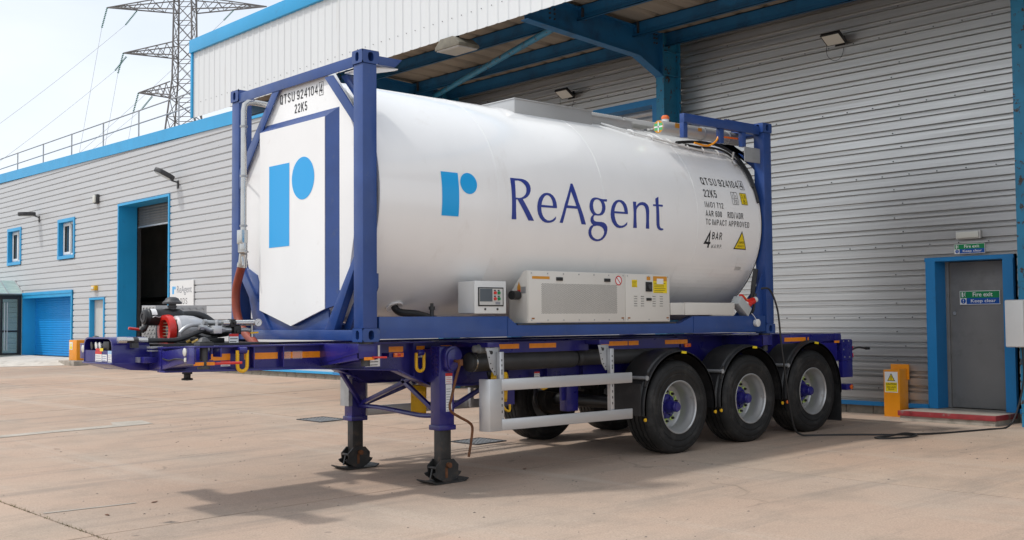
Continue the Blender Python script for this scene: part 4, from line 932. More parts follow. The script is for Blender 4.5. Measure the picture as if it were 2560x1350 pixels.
decal('prohibition_ring', [([(3.262 + r*math.cos(a), 1.912 + r*math.sin(a)) for r in (.052, .040) for a in [2*math.pi*k/32 for k in range(32)]], [(k, (k+1) % 32, 32 + (k+1) % 32, 32 + k) for k in range(32)]), ([(3.225, 1.945), (3.232, 1.952), (3.30, 1.879), (3.293, 1.872)], [(0, 1, 2, 3)])], on_y(-.0046), m_red, un)
decal('prohibition_disc', [disc(3.262, 1.912, .046)], on_y(-.0042), m_pale, un)
label_plate('yellow_label', un, on_y(-.0042), 3.47, 3.555, 1.845, 1.925, None, m_yel, 5, m_ink, on_y(-.0048))
label_plate('yellow_label', un, on_y(-.0042), 3.815, 4.045, 1.785, 1.97, m_vinyl_o, m_yel, 6, m_ink, on_y(-.0048))
decal('white_inset', [rect(3.875, 3.985, 1.885, 1.945)], on_y(-.0052), m_pale, un)
fl = on_x(1.953)
decal('warning_triangle', [([(-.155, 1.83), (-.105, 1.83), (-.13, 1.88)], [(0, 1, 2)]), rect(-.155, -.105, 1.80, 1.83)], fl, m_vinyl_o, un); decal('warning_red', [rect(-.155, -.105, 1.765, 1.80)], fl, m_red, un); decal('rating_plate', [rect(-.10, -.03, 1.765, 1.83)], fl, m_galv, un)
bo = MB()
for x in [2.0 + .222*k for k in range(7)] + [3.40, 3.74, 4.06]:
    for z in (1.965, 1.495): bo.cyl((x, -.003, z), (x, -.008, z), .007, n=6)
bo.put('bolts', m_galv, un)
decal('amber_tags', [rect(x, x + .04, 1.505, 1.52) for x in (2.0, 3.30, 3.40, 4.03)], on_y(-.0042), mat('brown_label', (.30, .12, .03), .5), un)
mb = MB(); mb.cyl((1.93, .12, 1.745), (1.83, .10, 1.745), .045); mb.put('rubber_bush', m_black, un)
mb = MB(); mb.box(1.84, 4.22, .02, .26, 1.448, 1.466); mb.put('mounting_plate', m_darkm, un)
# control cabinet
cb_ = sub('control_cabinet', tk, (1.47, .1, 1.55))
mb = MB(); mb.box(1.275, 1.665, .018, .26, 1.565, 1.873); mb.put('body', m_cab, cb_, .012)
mb = MB(); mb.box(1.27, 1.67, .0, .018, 1.562, 1.876); mb.put('door', m_cab, cb_, .008)
mb = MB(); mb.box(1.312, 1.632, -.006, .001, 1.632, 1.815); mb.put('window_frame', m_black, cb_, .004)
mb = MB(); mb.box(1.326, 1.618, -.008, -.005, 1.645, 1.803); mb.put('fascia', m_palegrey, cb_)
mb = MB(); mb.box(1.33, 1.487, -.0095, -.0075, 1.678, 1.80); mb.put('screen', m_screen, cb_)
for x, z, m in ((1.518, 1.762, m_redp), (1.566, 1.762, m_green), (1.518, 1.705, m_redp), (1.566, 1.705, m_green)):
    mb = MB(); mb.cyl((x, -.008, z), (x, -.022, z), .015, n=16); mb.put('push_button', m, cb_)
    decal('button_plate', [rect(x - .012, x + .012, z + .017, z + .029)], on_y(-.009), m_darkm, cb_)
decal('rating_label', [rect(1.525, 1.585, 1.65, 1.675)], on_y(-.009), m_grey_ink, cb_)
for x in (1.40, 1.555): mb = MB(); mb.cyl((x, .0, 1.605), (x, -.006, 1.605), .011, n=12); mb.put('door_lock', m_darkm, cb_)
# cable tray, socket box, red plug
mb = MB(); mb.box(4.12, 4.36, .012, .2, 1.545, 1.68); mb.put('cable_tray', m_cream, tk, .004)
mb = MB(); mb.box(4.364, 5.265, .0, .2, 1.543, 1.684); mb.put('cable_tray', m_cream, tk, .004)
sb_ = sub('socket_box', tk, (5.45, .05, 1.55))
a = R(-38); ux = Vector((math.cos(a), 0, math.sin(a))); uz = Vector((-math.sin(a), 0, math.cos(a))); c = Vector((5.47, .06, 1.645))
mb = MB(); mb.prism([c + ux*i*.125 + uz*j*.06 + Vector((0, -.06, 0)) for i, j in ((-1, -1), (1, -1), (1, 1), (-1, 1))], (0, .12, 0)); mb.put('body', m_sock, sb_, .01)
mb = MB(); mb.cyl(c + uz*.055 + ux*.05, c + uz*.085 + ux*.05, .05, n=20); mb.put('socket', m_cab, sb_)
mb = MB(); p0 = c + uz*.07 + ux*.05; d = (uz*.75 + ux*.5 + Vector((0, -.1, 0))).normalized(); mb.lathe([(0, 0), (0, .05), (.06, .054), (.066, .044), (.15, .040), (.155, 0)], p0, d, 20); mb.put('plug', m_redp, sb_)
mb = MB(); mb.cyl(p0 + d*.15, p0 + d*.195, .034, n=16); mb.put('plug_gland', m_cab, sb_)
mb = MB(); mb.cyl(c + uz*.055 - ux*.05, c + uz*.10 - ux*.04, .026); mb.bar(c + uz*.10 - ux*.09, c + uz*.11 + ux*.0, .045, .03); mb.put('isolator_handle', m_redp, sb_)
decal('isolator_plate', [([tuple(k) for k in ((-.115, .077), (-.02, .077), (-.02, .082), (-.115, .082))], [(0, 1, 2, 3)])], lambda u, v: tuple(c + ux*u + uz*v + Vector((0, -.0715, 0))), m_yel, sb_)
mb = MB(); mb.lathe([(0, 0), (0, .040), (.02, .043), (.03, .046), (.045, .046), (.05, 0)], (5.66, .0, 1.445), (0, -1, 0), 24); mb.put('socket_cap', m_upvc, tk)
mb = MB(); mb.tube([(5.58, -.01, 1.56), (5.62, -.02, 1.52), (5.645, -.03, 1.48)], .004, 6); mb.put('cap_strap', m_upvc, tk)
mb = MB(); mb.tube([(5.55, .1, 1.60), (5.66, .10, 1.62), (5.74, .1, 1.72), (5.76, .09, 1.9), (5.80, .08, 2.1)], .03, 8, 6); mb.tube([(5.62, .06, 1.56), (5.70, .06, 1.60), (5.75, .06, 1.8)], .02, 8, 6); mb.put('cable_bundle', m_black, tk)
# drain hose flange and breather on the lower front
mb = MB(); P0 = Vector(tp(.78, -1.227, .0)); nrm = (P0 - Vector((.78, TY, TZ))).normalized(); mb.lathe([(0, 0), (.0, .085), (.012, .088), (.018, .08), (.010, .06), (.01, 0)], P0, nrm, 28); mb.put('hose_flange', m_tank, tk)
mb = MB(); mb.tube([P0, P0 + nrm*.08 + Vector((.02, -.02, .01)), (.92, .42, 1.56), (1.02, .25, 1.50), (1.15, .14, 1.45)], .036, 12, 5); mb.put('drain_hose', m_black, tk)
mb = MB(); mb.cyl((.83, .09, 1.53), (.83, .09, 1.60), .02); mb.cyl((.83, .09, 1.60), (.83, .09, 1.63), .03); mb.cyl((.83, .09, 1.63), (.83, .09, 1.66), .016); mb.put('breather_valve', m_black, tk)

# ================================================================== skeletal trailer
tr = thing('container_trailer', 'dark blue three axle skeletal trailer under the tank container', 'trailer', (3.0, 1.219, 0))
BY = .65; mid = 1.219
for s in (-1, 1):
    y = mid + s*(mid - BY)                                   # web centre: near 0.65, far 1.788
    web = [(-1.55, 1.283), (7.55, 1.283), (7.55, .93), (6.9, .872), (1.23, .855), (.79, 1.035), (-.2, 1.085), (-1.55, 1.10)]
    mb = MB(); mb.py(web, y - .006, y + .006); b_ = mb.put('main_beam', m_trail, tr)
    lo = [(7.55, .93), (6.9, .872), (1.23, .855), (.79, 1.035), (-.2, 1.085), (-1.55, 1.10)]
    mb = MB()
    for a, b in zip(lo, lo[1:]):
        mb.py([(a[0], a[1]), (b[0], b[1]), (b[0], b[1] - .014), (a[0], a[1] - .014)], y - .075, y + .075)
    mb.box(-1.55, 7.55, y - .075, y + .075, 1.283, 1.297); mb.put('flange', m_trail, b_, .002)
    for x in (-.74, -.45, .09, .55, .98, 2.2, 2.75, 3.3, 4.9, 6.2): 
        mb = MB(); zb = 1.10 if x < .2 else (1.06 if x < .8 else .96 if x < 1.2 else .86); mb.box(x, x + .010, y - .07, y + .07, zb, 1.283); mb.put('stiffener', m_trail, b_)
for x in (-1.5, -.62, .15, 1.6, 2.7, 3.5, 4.85, 6.15, 7.45):
    mb = MB(); zb = 1.12 if x < 1 else .98; mb.box(x, x + .012, BY, 2*mid - BY, zb, 1.28); mb.box(x - .04, x + .05, BY, 2*mid - BY, zb - .01, zb); mb.box(x - .04, x + .05, BY, 2*mid - BY, 1.27, 1.28); mb.put('crossmember', m_trail, tr)
mb = MB(); mb.box(-1.55, -.62, BY, 2*mid - BY, 1.10, 1.112); mb.put('kingpin_plate', m_trail, tr)
mb = MB(); mb.lathe([(1.10, .0), (1.10, .045), (1.04, .045), (1.035, .03), (1.005, .03), (1.0, .05), (.985, .05), (.98, 0)], (-1.05, mid, 0), (0, 0, 1), 20); mb.put('kingpin', m_black, tr)
def tape(x0, x1, z0, z1, y=BY - .0085, m=None): decal('reflective_tape', [rect(x0, x1, z0, z1)], on_y(y), m or m_orange, tr)
for x0, x1 in ((-1.17, -.93), (-.80, -.76), (-.72, -.47), (-.42, .07)): tape(x0, x1, 1.172, 1.228)
for x0, x1 in ((.73, .90), (1.06, 1.16), (1.36, 1.48), (1.49, 1.54)): tape(x0, x1, 1.20, 1.252)
decal('clear_tape', [rect(-.44, -.34, 1.165, 1.235), rect(-.32, -.22, 1.165, 1.235)], on_y(BY - .0095), m_film, tr)
# outriggers carrying the twistlocks under the container corners
for x, w in ((.10, .16), (5.97, .16)):
    for s in (-1, 1):
        y0 = mid + s*(mid - .03); y1 = mid + s*(mid - BY); mb = MB()
        mb.px([(y0, 1.283), (y1, 1.283), (y1, 1.09), (y0, 1.16)], x - w/2 - .05, x - w/2 - .038); mb.px([(y0, 1.283), (y1, 1.283), (y1, 1.09), (y0, 1.16)], x + w/2 - .01, x + w/2 + .002)
        mb.pz([(x - w/2 - .05, y0), (x + w/2, y0), (x + w/2, y1), (x - w/2 - .05, y1)], 1.283, 1.295); mb.box(x - w/2 - .05, x + w/2, min(y0, y0 - s*.012), max(y0, y0 - s*.012), 1.17, 1.283)
        mb.put('outrigger', m_trail, tr, .002)
        mb = MB(); mb.cyl((x - .01, mid + s*1.13, 1.295), (x - .01, mid + s*1.13, 1.318), .07, n=14); mb.cyl((x - .01, mid + s*1.13, 1.10), (x - .01, mid + s*1.13, 1.30), .04, n=12); mb.put('twistlock', m_darkm, tr)
for s in (1,):
    mb = MB(); mb.px([(.02, 1.30), (BY, 1.30), (BY, 1.11), (.02, 1.22)], -.035, -.02); mb.put('outrigger_plate', m_trail, tr, .002)
decal('reflective_tape', [rect(.03, .14, 1.155, 1.182)], on_y(.024), m_orange, tr)
mb = MB(); mb.cyl((.12, .02, 1.178), (.26, .01, 1.176), .009); mb.put('twistlock_handle', m_redp, tr)
label_plate('spec_plate', tr, on_y(.40), .30, .46, 1.08, 1.275, None, m_pale, 6, m_ink, on_y(.399))
mb = MB(); mb.box(.28, .48, .402, .41, 1.07, 1.29); mb.put('plate_carrier', m_trail, tr)
# front bolster: cranked arms to the front twistlocks
for s in (-1, 1):
    Yf = lambda d: mid + s*d
    mb = MB(); mb.px([(Yf(.0), 1.28), (Yf(.45), 1.285), (Yf(.62), 1.262), (Yf(1.06), 1.30), (Yf(1.17), 1.30), (Yf(1.17), 1.195), (Yf(1.06), 1.19), (Yf(.48), 1.095), (Yf(.0), 1.10)], -1.545, -1.53); mb.put('bolster_face', m_trail, tr, .003)
    mb = MB(); mb.px([(Yf(.55), 1.27), (Yf(1.06), 1.30), (Yf(1.06), 1.20), (Yf(.55), 1.10)], -1.36, -1.348); mb.pz([(-1.53, Yf(.05)), (-1.53, Yf(.55)), (-1.36, Yf(.55)), (-1.36, Yf(.05))], 1.255, 1.265)
    mb.prism([(-1.54, Yf(.48), 1.10), (-1.34, Yf(.48), 1.10), (-1.34, Yf(1.08), 1.195), (-1.54, Yf(1.08), 1.195)], (0, 0, -.008)); mb.put('bolster_arm', m_trail, tr, .002)
    mb = MB(); mb.pz([(-1.56, Yf(1.02)), (-1.56, Yf(1.20)), (-1.32, Yf(1.20)), (-1.32, Yf(1.02))], 1.297, 1.311); mb.box(-1.56, -1.548, Yf(1.06), Yf(1.19), 1.17, 1.297); mb.box(-1.335, -1.32, Yf(1.06), Yf(1.19), 1.22, 1.297); mb.put('twistlock_plate', m_trail, tr, .003)
    mb = MB(); mb.box(-1.50, -1.38, Yf(1.06), Yf(1.17), 1.311, 1.335); mb.pz([(-1.49, Yf(1.07)), (-1.39, Yf(1.07)), (-1.39, Yf(1.16)), (-1.49, Yf(1.16))], 1.335, 1.345); mb.lathe([(1.345, .055), (1.375, .028), (1.382, 0)], (-1.44, Yf(1.115), 0), (0, 0, 1), 8)
    mb.cyl((-1.44, Yf(1.115), 1.14), (-1.44, Yf(1.115), 1.297), .032, n=14); mb.cyl((-1.44, Yf(1.115), 1.125), (-1.44, Yf(1.115), 1.15), .05, n=10); mb.put('twistlock', m_darkm, tr, .003)
    mb = MB(); mb.lathe([(0, 0), (0, .030), (.015, .033), (.02, .025), (.022, 0)], (-1.548, Yf(1.03), 1.262), (-1, 0, 0), 18); mb.lathe([(0, 0), (0, .018), (.012, .018), (.014, 0)], (-1.548, Yf(1.03), 1.20), (-1, 0, 0), 14); mb.put('marker_lamp', m_lamp, tr)
decal('reflective_tape', [rect(-1.54, -1.36, 1.155, 1.182)], on_y(.075), m_orange, tr)
mb = MB(); mb.box(-1.54, -1.36, .077, .085, 1.15, 1.19); mb.put('tape_plate', m_trail, tr)
mb = MB(); mb.cyl((-1.36, .09, 1.168), (-1.12, .08, 1.168), .011); mb.put('twistlock_handle', m_redp, tr)
mb = MB(); mb.tube([(-1.55, .62, 1.20), (-1.552, .5, 1.19), (-1.552, .36, 1.205), (-1.552, .2, 1.20)], .006, 6, 6); mb.put('lamp_cable', m_black, tr)
mb = MB(); mb.box(-1.66, -1.545, .73, 1.02, 1.165, 1.215); mb.put('plate_bracket', m_trail, tr, .004)
decal('number_plate', [rect(-.96, -.80, 1.168, 1.213)], on_x(-1.662), m_alu, tr)
mb = MB(); mb.box(-1.60, -1.50, .72, .82, 1.285, 1.30); mb.box(-1.6, -1.5, .72, .82, 1.26, 1.27); mb.put('step_bracket', m_galv, tr)
# front cap with the coupling recess
mb = MB(); y0, y1 = .90, 1.52; xa = -1.86
arc = [(y0, 1.165), (y0, 1.31), (y0 + .012, 1.345), (y0 + .045, 1.37), (y0 + .09, 1.378), (y1 - .09, 1.378), (y1 - .045, 1.37), (y1 - .012, 1.345), (y1, 1.31), (y1, 1.165)]
V = [(xa, y, z) for y, z in arc] + [(-1.54, y, z - (.0 if z > 1.2 else .06)) for y, z in arc]; n = len(arc)
mb.add(V, [(k, k+1, n+k+1, n+k) for k in range(n - 1)]); inn = [(y0 + .012 if y < mid else y1 - .012, z) if z < 1.3 else (mid + (y - mid)*.955, z - .012) for y, z in arc]
V = [(xa, y, z) for y, z in arc] + [(xa, y, z) for y, z in inn]; mb.add(V, [(k, n+k, n+k+1, k+1) for k in range(n - 1)])
V = [(xa, y, z) for y, z in inn] + [(-1.6, y, z) for y, z in inn]; mb.add(V, [(k, n+k, n+k+1, k+1) for k in range(n - 1)])
mb.put('nose_cap', m_trail, tr)
mb = MB(); mb.px([(y0 + .012, 1.17), (y1 - .012, 1.17), (y1 - .012, 1.268), (y0 + .012, 1.268)], xa + .005, xa + .02); mb.put('nose_panel', m_trail, tr)
mb = MB(); mb.px([(y0 + .02, 1.268), (y1 - .02, 1.268), (y1 - .04, 1.36), (y0 + .04, 1.36)], -1.64, -1.62); mb.put('recess_panel', m_black, tr)
mb = MB(); mb.prism([(xa - .01, y0 - .002, 1.166), (xa - .01, y0 - .002, 1.155), (-1.70, y0 - .002, 1.105), (-1.54, y0 - .002, 1.095), (-1.54, y0 - .002, 1.166)], (0, y1 - y0 + .004, 0)); mb.prism([(xa - .012, y0 - .01, 1.155), (xa - .012, y1 + .01, 1.155), (xa - .012, y1 + .01, 1.168), (xa - .012, y0 - .01, 1.168)], (.03, 0, 0)); mb.put('nose_underside', m_trail, tr, .004)
for yy, m in ((1.40, m_darkm), (1.30, m_pale), (1.22, m_pale)):
    mb = MB(); mb.cyl((-1.64, yy, 1.315), (-1.83, yy, 1.305), .017, n=14); mb.lathe([(0, 0), (0, .032), (.01, .034), (.014, 0)], (-1.83, yy, 1.305), (-1, .12, -.1), 16); mb.put('air_coupling', m, tr)
mb = MB(); mb.box(-1.84, -1.64, 1.02, 1.15, 1.27, 1.345); mb.put('electric_socket', m_black, tr, .01)
fn = on_x(xa + .004); fn2 = on_x(xa + .003)
label_plate('warning_label', tr, fn, -1.27, -1.13, 1.175, 1.262, m_red, m_pale, 3, None, fn2)
decal('red_label', [rect(-1.26, -1.17, 1.265, 1.285)], fn2, m_red, tr); decal('yellow_label', [rect(-1.17, -1.10, 1.262, 1.288)], fn2, m_yel, tr)
label_plate('data_label', tr, fn, -1.12, -1.02, 1.18, 1.235, None, m_pale, 3, m_blue, fn2)
label_plate('data_label', tr, fn, -1.00, -.92, 1.172, 1.268, mat('pale_blue_label', (.35, .55, .78), .4), m_pale, 4, None, fn2)
mb = MB(); mb.lathe([(0, 0), (0, .034), (.015, .036), (.02, .026), (.022, 0)], (-1.56, 2.30, 1.262), (-1, 0, 0), 18); mb.put('marker_lamp', m_lamp, tr)
# lashing rings
def lash(x, z, y=BY - .09):
    t = sub('lashing_ring', tr, (x, y, z)); w = .045; h = .07
    P = [(x - w, y, z + .09), (x - w, y, z - h + .03), (x - w*.7, y, z - h - .005), (x, y, z - h - .018), (x + w*.7, y, z - h - .005), (x + w, y, z - h + .03), (x + w, y, z + .09)]
    mb = MB(); mb.tube(P, .016, 10, 4); mb.put('ring', m_yplas, t)
    mb = MB(); mb.cyl((x - .036, y, z + .09), (x + .036, y, z + .09), .03, n=14); mb.box(x - .03, x + .03, y, BY - .006, z + .06, z + .115); mb.put('hinge', m_trail, t, .004)
lash(-.86, 1.165); lash(1.02, 1.10, BY - .12)
label_plate('warning_label', tr, on_y(BY - .009), -1.02, -.93, 1.12, 1.168, m_red, m_pale, 2, None, on_y(BY - .0095))
label_plate('warning_label', tr, on_y(BY - .009), 1.07, 1.13, 1.14, 1.20, m_red, m_pale, 2, None, on_y(BY - .0095))
# side marker lamps
for x, y, z in ((.67, .40, 1.18), (2.05, .40, 1.155), (4.75, .30, 1.19), (6.15, .3, 1.18)):
    mb = MB(); mb.box(x - .055, x + .055, y - .012, y + .012, z - .022, z + .022); l_ = mb.put('marker_lamp', m_oplas, tr, .009)
    mb = MB(); mb.box(x - .018, x + .018, y - .015, y - .010, z - .012, z + .012); mb.put('lamp_lens', m_rlens, l_)
    mb = MB(); mb.box(x - .10, x - .02, y + .012, BY, z - .018, z + .018); mb.put('lamp_bracket', m_trail, tr)
# landing legs
def leg(y, sgn):
    t = sub('landing_leg', tr, (1.22, y, gz(1.22)))
    mb = MB(); mb.box(1.13, 1.31, y - .075, y + .075, .47, 1.25); mb.put('outer_tube', m_trail, t, .012)
    mb = MB(); mb.box(1.118, 1.322, y - .087, y + .087, .44, .49); mb.put('collar', m_trail, t, .008)
    mb = MB(); mb.box(1.155, 1.285, y - .052, y + .052, .06, .46); mb.put('inner_leg', m_leg, t, .006)
    z0 = gz(1.22)
    for s in (-1, 1):
        mb = MB(); yy = y + s*.066; P = [(1.12, z0 + .04), (1.065, z0 + .075), (1.05, z0 + .10), (1.09, z0 + .11), (1.085, z0 + .165), (1.15, z0 + .225), (1.30, z0 + .225), (1.36, z0 + .165), (1.355, z0 + .11), (1.395, z0 + .10), (1.38, z0 + .075), (1.33, z0 + .04), (1.27, z0 + .012), (1.18, z0 + .012)]
        mb.py(P, yy - .007, yy + .007); mb.put('foot_cheek', m_leg, t)
    mb = MB(); mb.cyl((1.23, y - .105, z0 + .17), (1.23, y + .105, z0 + .17), .026, n=14); mb.put('foot_pivot', m_rust, t)
    mb = MB(); mb.box(1.195, 1.225, y - .0755, y - .0745, z0 + .05, z0 + .15); mb.put('rust_stain', m_rust, t)
    mb = MB(); mb.cyl((1.10, y - .06, z0 + .15), (1.10, y + .06, z0 + .15), .014, n=10); mb.bar((1.10, y, z0 + .15), (1.07, y, z0 + .04), .02, .012); mb.put('foot_link', m_leg, t)
    mb = MB(); mb.pz([(1.05, y - .13), (1.39, y - .13), (1.39, y + .13), (1.05, y + .13)], z0 + .002, z0 + .014)
    mb.prism([(1.05, y - .13, z0 + .004), (1.05, y + .13, z0 + .004), (1.0, y + .13, z0 + .028), (1.0, y - .13, z0 + .028)], (0, 0, .012)); mb.prism([(1.39, y - .13, z0 + .004), (1.39, y + .13, z0 + .004), (1.44, y + .13, z0 + .028), (1.44, y - .13, z0 + .028)], (0, 0, .012)); mb.put('foot_plate', m_leg, t)
    mb = MB(); mb.box(1.14, 1.30, min(y - sgn*.06, mid + (BY - mid)*sgn*-1*-1) if False else y + .07 if sgn < 0 else 2*mid - BY, BY if sgn < 0 else y - .07, .90, 1.22); mb.put('leg_mount', m_trail, t)
    return t
n_leg = leg(.44, -1); f_leg = leg(1.958, 1)
mb = MB(); P = []
for k in range(20):
    a = 2*math.pi*k/20; cx, cz, r = (1.255, 1.15, .105) if math.sin(a) > -.1 else (1.235, 1.08, .075)
    P.append((cx + r*math.cos(a), cz + r*math.sin(a)))
mb.py(P, .30, .365); mb.put('gearbox', m_trail, n_leg, .008)
mb = MB(); mb.py([(1.235 + (x - 1.235)*.82, 1.11 + (z - 1.11)*.82) for x, z in P], .283, .30); mb.put('gearbox_cover', m_trail, n_leg, .006)
mb = MB(); mb.cyl((1.25, .285, 1.11), (1.25, .19, 1.10), .014, n=12); mb.box(1.232, 1.268, .175, .215, 1.065, 1.125); mb.put('crank_knuckle', m_rust, n_leg, .006)
mb = MB(); mb.tube([(1.25, .195, 1.09), (1.20, .20, .95), (1.145, .21, .74), (1.13, .21, .69), (1.15, .21, .63), (1.24, .20, .575), (1.345, .19, .52), (1.385, .185, .47), (1.375, .185, .36), (1.335, .18, .19)], .013, 10, 5); mb.put('crank_handle', m_rust, n_leg)
label_plate('instruction_label', n_leg, on_y(.3645), 1.20, 1.285, .885, .99, m_red, m_pale, 4, m_red, on_y(.3638)); label_plate('instruction_label', n_leg, on_y(.3645), 1.205, 1.28, .62, .88, None, m_pale, 9, None, on_y(.3638))
mb = MB(); mb.box(1.085, 1.13, 1.88, 2.04, .60, .90); mb.put('splash_plate', m_galv, f_leg)
for x in (1.118,):
    bo = MB()
    for k in range(7):
        for yy in (.40, .47): bo.cyl((1.13, yy, .97 + .04*k), (1.117, yy, .97 + .04*k), .010, n=6)
    bo.put('bolts', m_trail, n_leg)
mb = MB(); mb.tube([(1.22, .515, .575), (1.22, .75, .56), (1.22, 1.0, .57), (1.22, 1.5, .60), (1.22, 1.88, .60)], .024, 10, 5); mb.put('leg_cross_shaft', m_trail, tr)
for a, b, m in (((1.22, 1.86, .62), (1.22, .95, .92), m_trail), ((1.22, .53, .60), (1.22, 1.1, .90), m_trail), ((1.24, 1.86, .60), (.90, 1.79, 1.02), m_trail), ((1.27, .50, .60), (1.95, .62, .84), m_trail), ((1.27, 1.92, .6), (1.95, 1.8, .84), m_trail)):
    mb = MB(); mb.bar(a, b, .04, .04); mb.put('leg_brace', m, tr, .004)
mb = MB(); mb.box(1.75, 2.05, .56, .74, .815, .84); mb.put('brace_plate', m_black, tr)
# side guard: aluminium rails and posts
def side_guard(s):
    t = sub('side_guard', tr, (2.4, mid + s*(mid + .02), .45)); q = 1 if s < 0 else -1
    ya = mid + s*(mid + .005); yb = ya - s*.028; A, B = min(ya, yb), max(ya, yb)
    for z0, z1 in ((.815, .932), (.432, .545)):
        mb = MB(); mb.box(1.60, 3.46, A, B, z0 + .002, z1 - .002); mb.put('rail', m_alu, t, .008)
    # rounded front post
    mb = MB(); P = [(1.60, ya), (1.60, yb), (1.52, yb - s*.005), (1.47, yb - s*.03), (1.45, yb - s*.10), (1.42, yb - s*.10), (1.425, yb - s*.02), (1.45, ya), (1.50, ya + s*.0)]
    mb.pz(P, .432, .932); mb.put('rounded_end', m_alu, t, .004)
    for x in (1.60, 3.15):
        mb = MB(); mb.box(x, x + .055, B if s < 0 else A - .05, B + .05 if s < 0 else A, .45, 1.19); mb.put('upright', m_alu, t, .004)
        sl2 = MB()
        yy = (B - .0005) if s < 0 else A + .0005
        for k in range(7):
            z = .60 + .062*k
            if .81 < z < .94: continue
            sl2.box(x + .022, x + .033, yy - .001, yy + .001, z, z + .025)
        for z in (1.0, 1.05, 1.1): sl2.box(x + .022, x + .033, yy - .001, yy + .001, z, z + .02)
        sl2.put('slots', m_ink, t)
        mb = MB(); mb.py([(x - .13, 1.23), (x + .03, 1.23), (x + .03, .97), (x - .02, .96), (x - .08, 1.04)], (B + .052) if s < 0 else A - .06, (B + .06) if s < 0 else A - .052); br = mb.put('bracket', m_galv, t, .003)
        if s < 0:
            ho = MB()
            for dx, dz in ((-.08, 1.20), (-.09, 1.14), (-.07, 1.08), (-.05, 1.03), (-.02, 1.0)): ho.cyl((x + dx, B + .053, dz), (x + dx, B + .050, dz), .007, n=10)
            ho.cyl((x - .06, B + .053, 1.185), (x - .06, B + .049, 1.185), .018, n=14); ho.put('holes', m_ink, br)
        mb = MB(); y2 = mid + s*(mid - BY); yo = (B + .06) if s < 0 else A - .06; mb.box(x - .10, x + .05, min(y2, yo), max(y2, yo), 1.235, 1.285); mb.put('guard_arm', m_trail, t, .004)
side_guard(-1); side_guard(1)
mb = MB(); mb.box(1.68, 3.10, .30, .312, 1.17, 1.28); mb.box(3.28, 4.6, .30, .312, 1.17, 1.28); mb.put('tape_rail', m_trail, tr)
for x0, x1 in ((1.76, 2.10), (2.24, 2.62), (3.30, 3.72), (3.735, 3.90), (4.35, 4.75)): tape(x0, x1, 1.21, 1.258, .298)
# air reservoir, filter can, hangers
mb = MB(); mb.lathe([(1.50, 0), (1.505, .06), (1.53, .092), (1.56, .098), (2.95, .098), (2.98, .092), (3.0, .06), (3.005, 0)], (0, .42, 1.085), (1, 0, 0), 28); ar = mb.put('air_reservoir', m_resv, tr)
mb = MB(); mb.lathe([(1.565, .0985), (1.565, .102), (1.58, .102), (1.58, .0985)], (0, .42, 1.085), (1, 0, 0), 28, closed=True); mb.put('reservoir_band', m_inox, ar)
mb = MB(); mb.lathe([(3.05, 0), (3.055, .06), (3.08, .088), (4.7, .088), (4.72, .06), (4.725, 0)], (0, .44, 1.09), (1, 0, 0), 28); mb.put('air_reservoir', m_resv, tr)
mb = MB(); mb.lathe([(0, 0), (0, .042), (.02, .045), (.24, .045), (.25, .036), (.30, .034), (.31, 0)], (1.74, .22, 1.22), (-1, 0, 0), 22); fc = mb.put('filter_canister', m_canister, tr)
mb = MB(); mb.lathe([(1.665, .046), (1.665, .049), (1.70, .049), (1.70, .046)], (0, .22, 1.22), (1, 0, 0), 22, closed=True); mb.put('canister_band', m_galv, fc); decal('canister_label', [rect(1.545, 1.60, 1.20, 1.235)], on_y(.173), m_pale, fc)
for x, y in ((2.2, .60), (3.0, .62)):
    mb = MB(); mb.box(x, x + .10, y, y + .03, .62, .90); mb.put('suspension_hanger', m_trail, tr)
mb = MB(); mb.box(3.05, 3.22, .58, .70, .50, .90); mb.put('suspension_hanger', m_trail, tr, .01)
mb = MB(); mb.tube([(2.62, .55, .86), (2.60, .54, .80), (2.66, .54, .765), (2.74, .54, .80), (2.73, .55, .86)], .012, 8, 5); mb.put('yellow_shackle', m_yplas, tr)
label_plate('warning_label', tr, on_y(.565), 2.55, 2.63, .89, .95, m_red, m_pale, 2, None, on_y(.564))
# wheels
WR = .522
def tyre_mesh():
    mb = MB(); W = .385
    P = [(.02, .288), (.012, .300), (.012, .33), (.004, .355), (.001, .362), (.0015, .372), (.006, .376), (.001, .382), (.0, .42), (.002, .447), (.006, .45), (.003, .456), (.006, .466), (.016, .490), (.030, .506), (.045, .514)]
    tr_ = []; x = .055
    gr = [(.098, .016), (.160, .016), (.222, .016), (.284, .016)]
    T = [(.052, WR - .004)]
    for c, w in gr: T += [(c - w/2, WR), (c - w/2 + .003, WR - .014), (c + w/2 - .003, WR - .014), (c + w/2, WR)]
    T += [(W - .052, WR - .004)]
    prof_ = P + T + [(W - a, r) for a, r in reversed(P)]
    nseg = 72; k = len(prof_); vs = []
    for i in range(nseg):
        t = 2*math.pi*i/nseg; zig = .005*(1 if i % 2 else -1)
        for q, (h, r) in enumerate(prof_):
            hh = h + (zig if len(P) < q < len(P) + len(T) - 1 else 0)
            vs.append((r*math.cos(t), hh, r*math.sin(t)))
    fs = [(i*k+q, i*k+q+1, ((i+1) % nseg)*k+q+1, ((i+1) % nseg)*k+q) for i in range(nseg) for q in range(k - 1)]
    mb.add(vs, fs); return mb.mesh('tyre', m_tyre, angle=50)
def rim_mesh():
    mb = MB(); mb.lathe([(.018, .296), (.006, .298), (.004, .290), (.016, .278), (.05, .272), (.075, .258), (.12, .252), (.20, .248), (.215, .235), (.222, .20), (.222, .14), (.232, .13), (.232, 0)], (0, 0, 0), (0, 1, 0), 56); return mb.mesh('rim', m_rim, angle=30)
